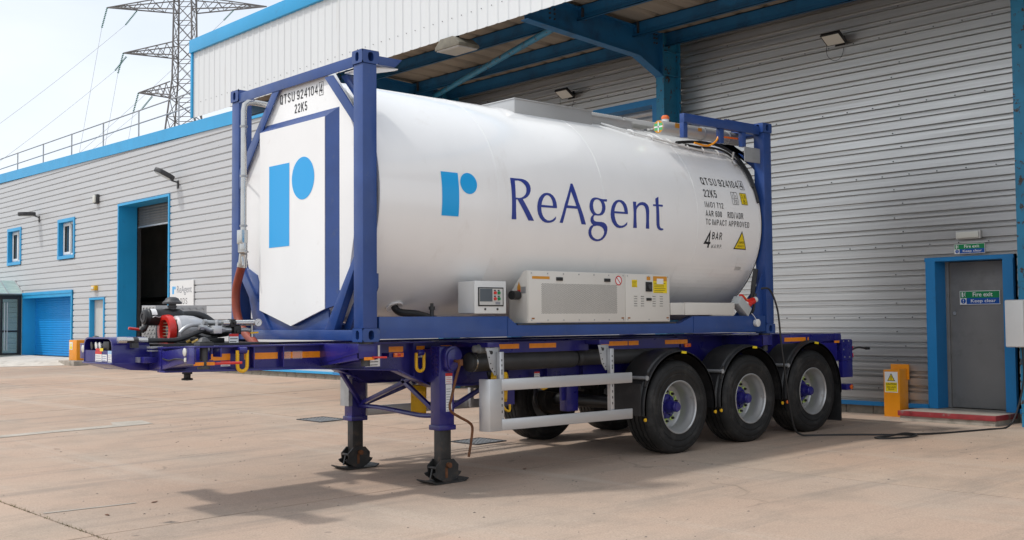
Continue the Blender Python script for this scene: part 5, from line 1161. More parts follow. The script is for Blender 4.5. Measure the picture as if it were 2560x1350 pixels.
def hub_mesh():
    mb = MB(); mb.lathe([(.225, .142), (.19, .138), (.175, .12), (.17, .085), (.12, .078), (.10, .066), (.085, .060), (.045, .058), (.04, .05), (.03, .048), (.025, 0)], (0, 0, 0), (0, 1, 0), 28)
    for k in range(5):
        a = 2*math.pi*k/5; mb.cyl((.1*math.cos(a), .19, .1*math.sin(a)), (.1*math.cos(a), .155, .1*math.sin(a)), .018, n=8)
    return mb.mesh('hub', m_trail, angle=40)
def nut_mesh():
    mb = MB(); mb.cyl((0, .225, 0), (0, .182, 0), .0165, n=6); mb.cyl((0, .182, 0), (0, .172, 0), .010, n=8); return mb.mesh('wheel_nut', m_leg)
def arrow_mesh():
    mb = MB(); mb.cyl((0, .222, 0), (0, .204, 0), .029, n=14); mb.py([(-.014, .022), (.014, .022), (0, .056)], .204, .216); return mb.mesh('nut_indicator', m_nutarrow)
ME = dict(t=tyre_mesh(), r=rim_mesh(), h=hub_mesh(), n=nut_mesh(), a=arrow_mesh())
def wheel(x, s, ang):
    y = -.03 if s < 0 else 2*mid + .03
    w = sub('wheel', tr, (x, y, gz(x) + .515))
    w.rotation_euler = (0, ang, 0 if s < 0 else math.pi)
    for nm, key in (('tyre', 't'), ('rim', 'r'), ('hub', 'h')):
        o = bpy.data.objects.new(nm, ME[key]); COL.objects.link(o); o.parent = w
    if s < 0:
        for k in range(10):
            a = 2*math.pi*(k + .5)/10
            for nm, key in (('wheel_nut', 'n'), ('nut_indicator', 'a')):
                o = bpy.data.objects.new(nm, ME[key]); COL.objects.link(o); o.parent = w; o.location = (.1675*math.cos(a), 0, .1675*math.sin(a)); o.rotation_euler = (0, random.uniform(0, 6.28), 0)
    return w
WX = [4.21, 5.52, 6.82]
for i, x in enumerate(WX):
    wheel(x, -1, .3*i); wheel(x, 1, .5*i)
    mb = MB(); mb.cyl((x, .3, gz(x) + .515), (x, 2.14, gz(x) + .515), .075, n=16); mb.put('axle', m_black, tr)
    mb = MB(); mb.cyl((x, .34, gz(x) + .515), (x, .48, gz(x) + .515), .20, n=24); mb.put('brake_drum', m_leg, tr); mb = MB(); mb.cyl((x, 1.96, gz(x) + .515), (x, 2.10, gz(x) + .515), .20, n=24); mb.put('brake_drum', m_leg, tr)
    for s in (-1, 1):
        yb = mid + s*.55; mb = MB(); mb.lathe([(.0, .11), (.06, .13), (.12, .11), (.18, .13), (.24, .10)], (x + .38, yb, .63 + gz(x)), (0, 0, 1), 20); mb.put('air_spring', m_black, tr)
        mb = MB(); mb.bar((x - .45, yb, .68), (x + .40, yb, gz(x) + .55), .08, .06); mb.put('trailing_arm', m_black, tr)
# mudguards
for i, x in enumerate(WX):
    zc = gz(x) + .515
    for s in (-1, 1):
        yo = -.045 if s < 0 else 2*mid + .045; yi = .36 if s < 0 else 2*mid - .36; dy = 1 if s < 0 else -1; mb = MB(); Ra = .628; k = 30
        prof2 = [(0, Ra - .035), (0, Ra - .004), (dy*.012, Ra + .002), (dy*.05, Ra), (dy*.065, Ra + .016), (dy*.34, Ra + .016), (dy*.40, Ra + .004)]
        prof2 = prof2 + [(h, r - .006) for h, r in reversed(prof2[1:])]
        n = len(prof2); V = []
        path = []
        a0 = R(186); a1 = R(-4)
        for q in range(k + 1):
            a = a0 + (a1 - a0)*q/k; path.append((math.cos(a), math.sin(a), 0))
        for ca_, sa_, ex in path:
            for h, r in prof2:
                V.append((x + ca_*r*.985, yo + h, zc + sa_*r))
        mb.add(V, [(q*n + c, (q+1)*n + c, (q+1)*n + (c+1) % n, q*n + (c+1) % n) for q in range(k) for c in range(n)] + [tuple(range(n)), tuple(k*n + c for c in range(n))])
        g_ = mb.put('mudguard', m_guard, tr, angle=35)
        if s < 0:
            mb = MB(); mb.bar((x + .02, yo - .003, zc + Ra + .004 - .02), (x + .10, yo - .003, zc + Ra - .022), .006, .026, (0, 0, 1)); mb.put('sticker', m_yel, g_)
            for a in ((190, -8) if i != 2 else (190,)):
                aa = R(a); p = Vector((x + math.cos(aa)*(Ra - .02), yo, zc + math.sin(aa)*(Ra - .02))); mb = MB(); mb.lathe([(-.006, 0), (-.006, .018), (.008, .020), (.010, 0)], p, (0, -1, 0), 16); mb.put('reflector', m_yplas if i < 2 else m_oplas, g_)
            aa = R(148); p = Vector((x + math.cos(aa)*(Ra + .02), yo + .05, zc + math.sin(aa)*(Ra + .02)))
            mb = MB(); mb.cyl(p + Vector((-.01, -.04, 0)), p + Vector((-.02, .55, .0)), .020, n=12); mb.cyl(p + Vector((-.01, -.055, 0)), p + Vector((-.01, -.04, 0)), .026, n=14); mb.put('guard_stay', m_galv, g_)
            mb = MB(); mb.bar(p + Vector((.02, -.035, .06)), p + Vector((-.03, -.035, -.09)), .012, .035); mb.put('stay_clamp', m_black, g_)
    mb = MB()
mb = MB(); mb.pz([(7.42, -.04), (7.42, .36), (7.432, .36), (7.432, -.04)], .16, .62); mb.put('mud_flap', m_guard, tr)
# front skirt of the first mudguard
mb = MB(); mb.box(3.565, 3.577, -.02, .36, .46, .80); mb.put('mud_flap', m_guard, tr)
# rear end
mb = MB(); mb.box(7.44, 7.56, .03, 2*mid - .03, 1.17, 1.295); mb.put('rear_bolster', m_trail, tr, .006)
mb = MB(); mb.py([(6.25, 1.292), (7.50, 1.292), (7.60, 1.27), (7.60, 1.20), (6.25, 1.18)], .05, .10); mb.put('rear_side_rail', m_trail, tr, .004)
for x0, x1 in ((6.32, 6.78), (6.82, 6.85)): tape(x0, x1, 1.205, 1.255, .047)
decal('reflective_tape', [rect(7.40, 7.52, 1.17, 1.20)], on_y(.028), m_orange, tr)
mb = MB(); mb.box(7.57, 7.80, .02, .10, .94, 1.215); mb.box(7.585, 7.83, .03, .09, .71, .94); lb = mb.put('lamp_panel', m_trail, tr, .005)
mb = MB(); mb.box(7.80, 7.815, .02, 2*mid - .02, .92, 1.2); mb.put('rear_panel', m_trail, tr)
for z in (.97, 1.06):
    mb = MB(); mb.box(7.815, 7.86, .03, .12, z, z + .06); mb.put('rear_lamp', m_rlens, tr, .008)
mb = MB(); mb.tube([(7.82, .05, 1.07), (7.90, .0, 1.10), (7.98, -.03, 1.095), (8.06, -.05, 1.085)], .013, 8, 5); mb.box(8.03, 8.09, -.075, -.035, 1.07, 1.105); mb.put('rubber_marker_arm', m_black, tr)
mb = MB(); mb.box(7.62, 7.78, .0, 2*mid, .545, .625); mb.put('rear_bumper', m_trail, tr, .006)
mb = MB(); mb.box(7.605, 7.625, .30, .38, .545, 1.0); mb.box(7.605, 7.625, 2.06, 2.14, .545, 1.0); mb.put('bumper_stay', m_trail, tr)
mb = MB(); mb.lathe([(0, 0), (0, .03), (.012, .033), (.016, 0)], (7.73, .0, .585), (0, -1, 0), 16); mb.put('reflector', m_oplas, tr)
bo = MB()
for x, z in ((7.60, 1.19), (7.72, 1.19), (7.60, 1.08), (7.62, .98), (7.74, .98)): bo.cyl((x, .02, z), (x, .012, z), .010, n=6)
bo.put('bolts', m_galv, lb)

# wheel chocks in their holders
def chock(label, c, yawd, tilt):
    t = thing('wheel_chock', label, 'wheel chock', tuple(c), 'yellow wheel chocks on the trailer'); rot = Matrix.Rotation(R(yawd), 4, 'Z') @ Matrix.Rotation(R(tilt), 4, 'Y'); c = Vector(c)
    f = lambda p: c + rot @ Vector(p)
    def pm(poly, y0, y1): m_ = MB(); m_.prism([f((x, y0, z)) for x, z in poly], rot @ Vector((0, y1 - y0, 0))); return m_
    pm([(-.17, 0), (.17, 0), (.17, .045), (.02, .20), (-.05, .20), (-.17, .05)], -.08, .08).put('wedge', m_yplas, t, .01)
    for k in range(5):
        for j in range(-2, 3):
            m_ = MB(); u = .14 - .027*k; w = .055 + .031*k; p0 = Vector((u, j*.032, w)); m_.lathe([(0, .016), (.012, .011), (.014, 0)], f(p0), rot @ Vector((.72, 0, .69)), 6); m_.put('grip_stud', m_yplas, t)
    return t
chock('yellow wheel chock hanging under the trailer between the landing legs', (1.60, 1.33, .66), 232, 52)
chock('yellow wheel chock hung behind the front upright of the side guard', (1.84, .30, .80), 225, 40)
mb = MB(); mb.bar((1.50, 1.45, .95), (1.66, 1.30, .62), .10, .03); mb.put('chock_holder', m_galv, tr)
mb = MB(); mb.bar((1.80, .42, .98), (1.80, .30, .62), .05, .02); mb.put('chock_holder', m_black, tr)
mb = MB(); mb.tube([(1.78, .22, .70), (1.80, .18, .62), (1.86, .18, .60), (1.88, .2, .66)], .012, 8, 4); mb.put('chock_strap', m_yplas, tr)

# ================================================================== compressor set on the trailer nose
cu_ = thing('blower_unit', 'air blower set with black filter, red fan ring and pipework on the trailer nose', 'air blower', (-1.0, 1.3, 1.30))
mb = MB(); mb.box(-1.50, -.50, .74, 1.95, 1.298, 1.318); mb.put('base_plate', m_black, cu_)
def cplate(P, name='checker_guard'): 
    mb = MB(); mb.prism(*P); return mb.put(name, m_check, cu_, .002)
g1 = cplate(([(-1.17, 1.62, 1.318), (-1.17, 1.92, 1.318), (-1.17, 1.92, 1.66), (-1.17, 1.62, 1.655)], (.004, 0, 0))); g2 = cplate(([(-1.17, 1.92, 1.318), (-.52, 1.92, 1.318), (-.52, 1.92, 1.665), (-1.17, 1.92, 1.66)], (0, .004, 0)))
tb = MB()
for i in range(8):
    for j in range(10):
        y, z = 1.64 + .035*i, 1.335 + .033*j; d = .009 if (i + j) % 2 else -.009; tb.bar((-1.172, y - .009, z - d), (-1.172, y + .009, z + d), .004, .007, (1, 0, 0))
tb.put('tread_pattern', m_check, g1)
tb = MB()
for i in range(18):
    for j in range(10):
        x, z = -1.15 + .035*i, 1.335 + .033*j; d = .009 if (i + j) % 2 else -.009; tb.bar((x - .009, 1.918, z - d), (x + .009, 1.918, z + d), .004, .007, (0, 1, 0))
tb.put('tread_pattern', m_check, g2)
af = sub('air_filter', cu_, (-1.2, 1.35, 1.55))
mb = MB(); mb.lathe([(0, 0), (0, .055), (.004, .066), (.03, .070), (.035, .075), (.12, .077), (.125, .073), (.20, .074), (.205, .077), (.33, .076), (.36, .06), (.365, 0)], (-1.40, 1.36, 1.548), (1, 0, 0), 28); mb.put('canister', m_black, af)
mb = MB(); mb.lathe([(.0, .03), (-.006, .033), (-.006, .048), (0, .05)], (-1.40, 1.36, 1.548), (1, 0, 0), 24); mb.put('end_cap', m_darkm, af)
mb = MB(); mb.lathe([(.05, .0785), (.10, .0785)], (-1.40, 1.36, 1.548), (1, 0, 0), 10, a0=R(20), a1=R(75), ref=(0, 0, 1)); mb.put('paper_label', m_pale, af)
mb = MB(); mb.tube([(-1.345, 1.282, 1.545), (-1.325, 1.272, 1.555), (-1.295, 1.272, 1.545), (-1.275, 1.28, 1.55)], .005, 6, 4); mb.put('clip', m_galv, af)
mb = MB(); mb.cyl((-1.13, 1.36, 1.60), (-1.13, 1.36, 1.68), .035, n=18); mb.cyl((-1.13, 1.36, 1.635), (-1.13, 1.36, 1.65), .042, n=18); mb.put('intake_neck', m_darkm, af)
mb = MB(); mb.lathe([(1.665, .0), (1.665, .085), (1.68, .086), (1.70, .062), (1.715, .055), (1.728, .03), (1.73, 0)], (-1.13, 1.36, 0), (0, 0, 1), 28); mb.put('rain_cap', m_darkm, af)
mb = MB(); mb.cyl((-1.37, 1.36, 1.48), (-1.40, 1.36, 1.43), .025, n=12); mb.cyl((-1.40, 1.36, 1.45), (-1.42, 1.36, 1.425), .03, n=12); mb.put('dust_valve', m_black, af)
mb = MB(); mb.tube([(-1.05, 1.36, 1.56), (-.95, 1.35, 1.57), (-.85, 1.33, 1.55), (-.78, 1.30, 1.50), (-.75, 1.27, 1.45)], .036, 12, 5); mb.put('intake_hose', m_black, af)
mb = MB(); mb.tube([(-1.40, 1.36, 1.435), (-1.53, 1.36, 1.452)], .012, 8); mb.put('red_lever', m_redp, cu_)
mb = MB(); mb.lathe([(-.012, .095), (-.012, .135), (.03, .14), (.05, .135), (.05, .095)], (-1.26, 1.22, 1.43), (1, 0, 0), 32, closed=True); mb.put('fan_ring', m_redp, cu_)
for k in range(7):
    z = 1.35 + .028*k; mb = MB(); mb.box(-1.245, -1.16, 1.12, 1.30, z, z + .008); mb.put('cooling_fin', m_tan, cu_)
mb = MB(); mb.lathe([(0, .10), (.02, .128), (.10, .132), (.18, .125), (.26, .10), (.30, .075), (.31, 0)], (-1.20, 1.18, 1.43), (1, 0, 0), 28); mb.box(-1.10, -.90, 1.06, 1.30, 1.33, 1.43); mb.put('blower_casing', m_cast, cu_, .0)
mb = MB(); mb.lathe([(0, .0), (.0, .075), (.06, .08), (.14, .07), (.16, 0)], (-.84, 1.15, 1.44), (1, 0, 0), 20); mb.box(-.82, -.70, 1.05, 1.2, 1.40, 1.52); mb.put('hydraulic_motor', m_black, cu_, .0)
mb = MB(); mb.box(-1.10, -.84, .92, 1.22, 1.318, 1.36); mb.cyl((-1.02, .90, 1.345), (-.98, .90, 1.345), .02); mb.put('mounting_foot', m_black, cu_, .006)
for x, y, z in ((-1.20, .92, 1.34), (-1.16, .9, 1.335), (-1.12, .93, 1.345)): mb = MB(); mb.cyl((x, y, z - .015), (x + .03, y - .01, z), .014, n=8); mb.put('brass_union', m_brass, cu_)
# pipework
mb = MB(); mb.tube([(-1.78, .86, 1.352), (-1.60, .86, 1.35), (-1.45, .86, 1.348), (-1.32, .86, 1.35), (-1.22, .87, 1.375), (-1.12, .88, 1.41), (-1.02, .90, 1.44), (-.98, .92, 1.45)], .021, 10, 5); mb.put('hydraulic_hose', m_black, cu_)
mb = MB(); mb.cyl((-1.83, .86, 1.355), (-1.76, .86, 1.354), .027, n=14); mb.cyl((-1.76, .86, 1.354), (-1.70, .86, 1.353), .022, n=8); mb.cyl((-1.66, .86, 1.353), (-1.58, .86, 1.352), .023, n=14); mb.put('hose_fitting', m_inox, cu_)
mb = MB(); mb.cyl((-1.70, .86, 1.353), (-1.665, .86, 1.353), .028, n=6); mb.box(-1.72, -1.66, .84, .88, 1.29, 1.33); mb.put('hose_bracket', m_darkm, cu_)
mb = MB(); mb.tube([(-1.105, .88, 1.455), (-1.045, .88, 1.45), (-1.015, .88, 1.435), (-0.945, .88, 1.432), (-0.805, .88, 1.432)], .020, 10, 3); mb.put('steel_pipe', m_galv, cu_)
mb = MB(); mb.tube([(-1.245, .95, 1.41), (-1.205, .94, 1.45), (-1.145, .94, 1.475), (-1.065, .95, 1.478)], .018, 10, 4); mb.put('steel_pipe', m_galv, cu_)
mb = MB(); mb.tube([(-1.005, .98, 1.50), (-0.925, .95, 1.495), (-0.845, .92, 1.495), (-0.785, .90, 1.505)], .021, 10, 3); mb.put('steel_pipe', m_galv, cu_)
for x, y, z in ((-1.085, .88, 1.452), (-0.945, .88, 1.432), (-0.885, .88, 1.432), (-1.005, .975, 1.50), (-0.805, .905, 1.502)):
    mb = MB(); mb.cyl((x - .012, y, z), (x + .018, y, z), .027, n=6); mb.put('pipe_nut', m_galv, cu_)
mb = MB(); mb.box(-0.985, -0.905, .84, .91, 1.40, 1.468); mb.cyl((-0.940, .875, 1.468), (-0.940, .875, 1.52), .014, n=10); mb.put('valve_block', m_alu, cu_, .004)
mb = MB(); mb.cyl((-0.805, .88, 1.432), (-0.785, .88, 1.432), .024, n=6); mb.box(-0.785, -0.715, .85, .91, 1.39, 1.465); mb.cyl((-0.750, .85, 1.41), (-0.750, .835, 1.41), .018, n=12); mb.put('clamp_block', m_black, cu_, .006)
mb = MB(); mb.tube([(-0.715, .88, 1.43), (-0.645, .88, 1.43), (-0.605, .885, 1.422)], .018, 10, 3); mb.put('steel_pipe', m_galv, cu_)
mb = MB(); mb.cyl((-0.885, .88, 1.49), (-0.575, .88, 1.492), .026, n=18); mb.put('manifold_tube', m_inox, cu_)
mb = MB(); mb.box(-0.820, -0.770, .845, .915, 1.455, 1.525); mb.cyl((-0.785, .845, 1.495), (-0.785, .83, 1.495), .016, n=12); mb.put('clamp_block', m_black, cu_, .006)
gp = Vector((-0.550, .845, 1.492)); gd = Vector((-.55, -.83, 0)).normalized()
mb = MB(); mb.lathe([(-.02, 0), (-.02, .033), (.010, .035), (.014, .032), (.010, .029)], gp, gd, 24); ga = mb.put('pressure_gauge', m_inox, cu_)
mb = MB(); mb.lathe([(.009, .030), (.0095, 0)], gp, gd, 24); mb.put('dial', m_gauge, ga)
mb = MB(); mb.bar(gp + gd*.0105 + Vector((.007, -.005, .012)), gp + gd*.0105 - Vector((.009, -.006, .014)), .0025, .0025); mb.put('needle', m_ink, ga)
mb = MB(); mb.cyl((-0.605, .86, 1.47), (-0.605, .86, 1.40), .012, n=10); mb.cyl((-0.605, .86, 1.395), (-0.605, .86, 1.365), .018, n=8); mb.put('drain_valve', m_inox, cu_)
mb = MB(); mb.bar((-0.625, .85, 1.40), (-0.560, .83, 1.405), .022, .014); mb.put('valve_handle', m_yplas, cu_)
mb = MB(); mb.box(-0.760, -0.735, .87, .90, 1.298, 1.39); mb.put('pipe_post', m_darkm, cu_)
mb = MB(); mb.tube([(-1.065, .96, 1.43), (-0.965, .97, 1.40), (-0.885, .98, 1.40), (-0.825, 1.0, 1.43), (-0.785, 1.04, 1.46)], .017, 8, 4); mb.tube([(-1.085, 1.0, 1.39), (-0.985, .98, 1.36), (-0.885, .98, 1.37)], .015, 8, 4); mb.put('hydraulic_hose', m_black, cu_)
label_plate('direction_label', cu_, on_y(.80), -.86, -.77, 1.315, 1.395, m_red, m_pale, 2, m_ink, on_y(.799))
mb = MB(); mb.box(-.862, -.768, .801, .806, 1.30, 1.397); mb.put('label_stand', m_darkm, cu_)

# ================================================================== lights, signs and small things on the buildings
def flood_led(name, label, x, y, z, tilt=58, s=.14):
    t = thing(name, label, 'floodlight', (x, y, z), 'slim floodlights on the shaded wall')
    a = R(tilt); d = Vector((-math.cos(a), 0, -math.sin(a))); u = Vector((0, 1, 0)); w = d.cross(u)
    c = Vector((x, y, z)) - Vector((.20, 0, 0))
    mb = MB(); q = [c + u*i*s*1.15 + w*j*s*.85 for i, j in ((-1, -1), (1, -1), (1, 1), (-1, 1))]
    mb.prism(q, -d*.05); mb.put('housing', m_black, t, .006)
    mb = MB(); q = [c + d*.003 + u*i*s*1.02 + w*j*s*.72 for i, j in ((-1, -1), (1, -1), (1, 1), (-1, 1))]
    mb.prism(q, -d*.006); mb.put('lens', m_lamp, t)
    mb = MB(); mb.bar(c - d*.05, (x, y, z), .16, .012); mb.bar((x - .01, y, z - .06), (x - .01, y, z + .08), .16, .02, (1, 0, 0)); mb.put('bracket', m_black, t)
    mb = MB(); mb.tube([c + Vector((.02, s*.9, -.06)), c + Vector((.02, s*.8, -.22)), c + Vector((.08, s*.2, -.30)), c + Vector((.15, -s*.3, -.24)), (x, y - s*.4, z - .1)], .004, 6, 5); mb.put('cable', m_black, t)
flood_led('floodlight', 'slim floodlight on the shaded wall right of the blue column', XW, 1.0, 5.64)
flood_led('floodlight', 'slim floodlight on the shaded wall behind the tank top', XW, 6.75, 5.72)
# canopy floodlight
t = thing('canopy_floodlight', 'wide weathered floodlight hanging under the edge of the canopy fascia', 'floodlight', (5.75, 5.8, 5.95))
mb = MB(); mb.px([(5.50, 5.87), (6.12, 5.87), (6.12, 5.92), (5.98, 6.04), (5.66, 6.04), (5.50, 5.92)], 5.52, 5.95); mb.put('housing', m_olive, t, .01)
mb = MB(); mb.box(5.54, 5.93, 5.53, 6.09, 5.855, 5.87); mb.put('rim', m_palegrey, t)
mb = MB(); mb.box(5.58, 5.89, 5.57, 6.05, 5.85, 5.856); mb.put('lens', m_lamp, t)
mb = MB(); mb.box(5.7, 5.76, 5.78, 5.84, 6.03, 6.3); mb.put('bracket', m_darkm, t)
# floodlights on the sunlit wall
def flood_arm(label, y, z, up):
    t = thing('wall_floodlight', label, 'floodlight', (XW, y, z))
    c = Vector((XW - .42, y + .10, z + (.17 if up else .05)))
    a = R(28 if up else -2); d = Vector((-math.cos(a), .25, math.sin(a))).normalized(); s = d.cross(Vector((0, 0, 1))).normalized(); n = s.cross(d)
    P = [(-.30, .10), (-.2, .17), (.15, .19), (.27, .12), (.33, .03)]
    mb = MB(); q = [c + d*x + s*w for x, w in P] + [c + d*x - s*w for x, w in reversed(P)]
    mb.prism(q, n*.14); mb.put('housing', m_darkm, t, .03)
    mb = MB(); q = [c + d*x + s*w*.8 - n*.004 for x, w in P[1:4]] + [c + d*x - s*w*.8 - n*.004 for x, w in reversed(P[1:4])]
    mb.prism(q, -n*.006); mb.put('lens', m_lamp, t)
    mb = MB(); mb.bar(c - d*.26, (XW, y, z), .05, .04); mb.box(XW - .03, XW, y - .04, y + .04, z - .18, z + .06); mb.put('bracket', m_darkm, t)
flood_arm('dark floodlight on the sunlit wall above the two small windows', 35.6, 5.55, False)
flood_arm('dark floodlight tilted upward above the tall goods opening', 23.6, 5.72, True)
t = thing('bulkhead_light', 'small cream bulkhead lamp high on the wall left of the tall opening', 'wall lamp', (XW, 29.85, 5.75))
mb = MB(); mb.box(XW - .10, XW, 29.72, 29.98, 5.60, 5.92); mb.put('body', m_darkm, t, .02)
mb = MB(); mb.box(XW - .16, XW - .10, 29.75, 29.95, 5.63, 5.89); mb.put('diffuser', m_lamp, t, .03)
t = thing('door_lamp', 'yellow lamp box on the wall over the small pale door', 'wall lamp', (XW, 29.95, 2.72))
mb = MB(); mb.box(XW - .12, XW, 29.78, 30.12, 2.64, 2.80); mb.put('body', m_yplas, t, .02)
mb = MB(); mb.box(XW - .14, XW - .12, 29.84, 30.06, 2.67, 2.77); mb.put('diffuser', m_lamp, t, .01)
# emergency light over the fire door
t = thing('emergency_light', 'pale rectangular emergency light above the fire exit door', 'wall lamp', (XW, -.92, 2.6))
mb = MB(); mb.box(XW - .05, XW, -1.10, -.75, 2.555, 2.67); mb.put('body', m_palegrey, t, .015)
mb = MB(); mb.box(XW - .075, XW - .05, -1.08, -.77, 2.57, 2.655); mb.put('diffuser', m_lamp, t, .012)

def running_man(f, x0, z0, s):
    """white exit pictogram: door block and running figure"""
    P = [rect(x0, x0 + s*.30, z0, z0 + s)]
    P.append(disc(x0 + s*.72, z0 + s*.88, s*.10, n=14))
    for a, b, w in (((.66, .76), (.56, .44), .12), ((.56, .46), (.78, .28), .09), ((.78, .28), (.74, .04), .08), ((.55, .46), (.46, .20), .09), ((.46, .2), (.34, .14), .08), ((.64, .72), (.84, .56), .06), ((.64, .72), (.46, .66), .06), ((.46, .66), (.40, .52), .06)):
        d = Vector((b[0]-a[0], b[1]-a[1])); n = Vector((-d.y, d.x)).normalized()*w/2
        P.append(([(x0 + s*(p[0] + k*n.x), z0 + s*(p[1] + k*n.y)) for p, k in ((a, 1), (a, -1), (b, -1), (b, 1))], [(0, 1, 2, 3)]))
    return P
def fire_sign(label, x, u0, u1, z0, z1):
    t = thing('fire_exit_sign', label, 'sign', (x, -(u0 + u1)/2, z0), 'fire exit signs')
    mb = MB(); mb.box(x, x + .004, -u1, -u0, z0, z1); pl = mb.put('plate', m_pale, t)
    w = u1 - u0; h = z1 - z0; zm = z0 + h*.48; b = h*.04
    decal('green_band', [rect(u0 + b, u1 - b, zm, z1 - b)], on_x(x - .001), m_green, t)
    decal('blue_band', [rect(u0 + w*.17, u1 - b, z0 + b, zm)], on_x(x - .001), m_blue, t)
    decal('white_words', [txt('Fire exit', u0 + w*.33, u0 + w*.82, zm + h*.10, z1 - h*.11, .01), txt('Keep clear', u0 + w*.28, u0 + w*.90, z0 + h*.08, zm - h*.09, .01)] + running_man(None, u0 + w*.05, zm + h*.07, h*.36), on_x(x - .002), m_pale, t)
    decal('mandatory_disc', [disc(u0 + w*.09, z0 + h*.26, h*.19)], on_x(x - .001), m_blue, t)
    decal('exclamation', [rect(u0 + w*.082, u0 + w*.098, z0 + h*.24, z0 + h*.38), disc(u0 + w*.09, z0 + h*.16, h*.03, n=10)], on_x(x - .002), m_pale, t)
fire_sign('green and blue fire exit sign on the wall above the door', XW - .016, .712, 1.142, 2.36, 2.494)
fire_sign('larger green and blue fire exit sign fixed on the grey door', XW + .262, .632, 1.20, 1.668, 1.857)
# goods-in board
t = thing('goods_sign', 'white company board reading goods beside the tall opening', 'sign', (XW, 23.25, 1.6))
mb = MB(); mb.box(XW - .04, XW - .01, 22.47, 24.04, 1.55, 2.76); mb.put('board', m_upvc, t)
decal('logo', [rect(-23.88, -23.77, 2.37, 2.60), disc(-23.70, 2.55, .05, n=16)], on_x(XW - .042), m_cyan, t)
decal('company_name', [txt('ReAgent', -23.56, -22.58, 2.33, 2.61)], on_x(XW - .042), m_grey_ink, t)
decal('word', [goth('GOODS', -23.72, -22.86, 2.06, 2.24, .1), goth('IN', -23.40, -23.18, 1.74, 1.92, .1)], on_x(XW - .042), m_ink, t)

# red-edged step, gas box, electric box
t = thing('door_step', 'worn concrete step with red painted edge before the fire exit', 'step', (8.8, -.9, .1))
mb = MB(); mb.box(8.60, 9.50, -1.52, -.20, .0, .225); mb.put('base', m_conc, t, .01)
mb = MB(); mb.pz([(8.585, -1.535), (8.585, -.185), (9.22, -.185), (9.22, -.42), (9.5, -.42), (9.5, -1.40), (9.22, -1.40), (9.22, -1.535)], .225, .232); mb.put('tread', m_conc, t)
mb = MB(); mb.box(8.578, 8.60, -1.54, -.18, .165, .233); mb.box(8.60, 9.2, -1.54, -1.52, .165, .233); mb.box(8.60, 9.2, -.2, -.18, .165, .233); mb.put('red_edge', m_redpt, t, .004)
t = thing('gas_pipe_cover', 'yellow steel gas pipe cover against the wall left of the fire exit', 'pipe cover', (9.0, .13, .1))
mb = MB(); mb.px([(.01, .10), (.255, .10), (.255, .76), (.01, .775)], 8.98, 9.215); mb.put('cover', m_ypaint, t, .006)
mb = MB(); mb.box(9.195, 9.212, -.015, .265, .62, .835); mb.put('back_plate', m_ypaint, t, .003)
o = decal('warning_label', [rect(-.235, -.035, .445, .735)], on_x(8.978), m_pale, t)
decal('warning_panel', [rect(-.225, -.045, .455, .585)], on_x(8.977), m_yel, o)
decal('warning_triangle', [([(-.195, .605), (-.075, .605), (-.135, .715)], [(0, 1, 2)])], on_x(8.977), m_ink, o)
decal('triangle_face', [([(-.180, .613), (-.090, .613), (-.135, .698)], [(0, 1, 2)])], on_x(8.976), m_yel, o)
decal('warning_words', [txt('CAUTION', -.215, -.055, .55, .575, .012), txt('GAS LINES', -.205, -.065, .51, .53), txt('BELOW', -.18, -.09, .48, .50), rect(-.14, -.13, .637, .675), disc(-.135, .626, .006, n=8)], on_x(8.975), m_ink, o)
t = thing('electric_cabinet', 'grey electric socket cabinet on the right hand canopy column', 'cabinet', (8.7, -1.75, 1.1))
mb = MB(); mb.box(8.60, 8.742, -1.93, -1.685, 1.11, 1.71); mb.put('body', m_palegrey, t, .012)
mb = MB(); mb.box(8.585, 8.60, -1.92, -1.69, 1.12, 1.70); mb.put('door', m_cab, t, .004)
for z in (1.14, 1.66):
    mb = MB(); mb.box(8.61, 8.69, -1.96, -1.932, z - .02, z + .03); mb.put('clamp', m_black, t)
# yellow cover on a concrete block by the roller door
t = thing('yellow_guard_box', 'narrow yellow guard box on a concrete block by the blue roller door', 'pipe cover', (8.9, 30.6, .26))
mb = MB(); mb.box(8.72, 9.12, 30.25, 30.95, .26, .95); mb.put('cover', m_ypaint, t, .01)
decal('warning_label', [rect(-30.9, -30.6, .62, .88)], on_x(8.715), m_pale, t); decal('warning_panel', [rect(-30.86, -30.64, .64, .74), ([(-30.85, .76), (-30.65, .76), (-30.75, .86)], [(0, 1, 2)])], on_x(8.713), m_yel, t)
t = thing('concrete_block', 'rough concrete block under the yellow guard box', 'block', (8.9, 30.4, .1))
mb = MB(); mb.box(8.45, 9.2, 29.75, 31.2, .04, .255); mb.put('block_body', m_conc, t, .02)

# drain covers
def drain(label, x0, x1, y0, y1):
    t = thing('drain_cover', label, 'drain cover', (x0, y0, gz(x0)), 'iron drain covers in the yard')
    z = lambda x: gz(x)
    mb = MB(); V = [(x, y, z(x) + .003) for x, y in ((x0, y0), (x1, y0), (x1, y1), (x0, y1))]; mb.add(V, [(0, 1, 2, 3)]); mb.put('pit', m_ink, t, fix=False)
    mb = MB()
    for a, b in (((x0, y0), (x1, y0)), ((x0, y1), (x1, y1)), ((x0, y0), (x0, y1)), ((x1, y0), (x1, y1))): mb.bar((*a, z(a[0]) + .006), (*b, z(b[0]) + .006), .035, .012)
    mb.put('frame', m_darkm, t)
    n = 8
    for k in range(1, n):
        yy = y0 + (y1 - y0)*k/n; mb = MB(); mb.bar((x0, yy, z(x0) + .005), (x1, yy, z(x1) + .005), .028, .010); mb.put('bar', m_galv, t)
    for k in range(1, 7):
        xx = x0 + (x1 - x0)*k/7; mb = MB(); mb.bar((xx, y0, z(xx) + .0045), (xx, y1, z(xx) + .0045), .018, .009); mb.put('bar', m_galv, t)
drain('square iron drain cover in the yard left of the landing legs', 3.56, 4.02, 6.42, 7.10)
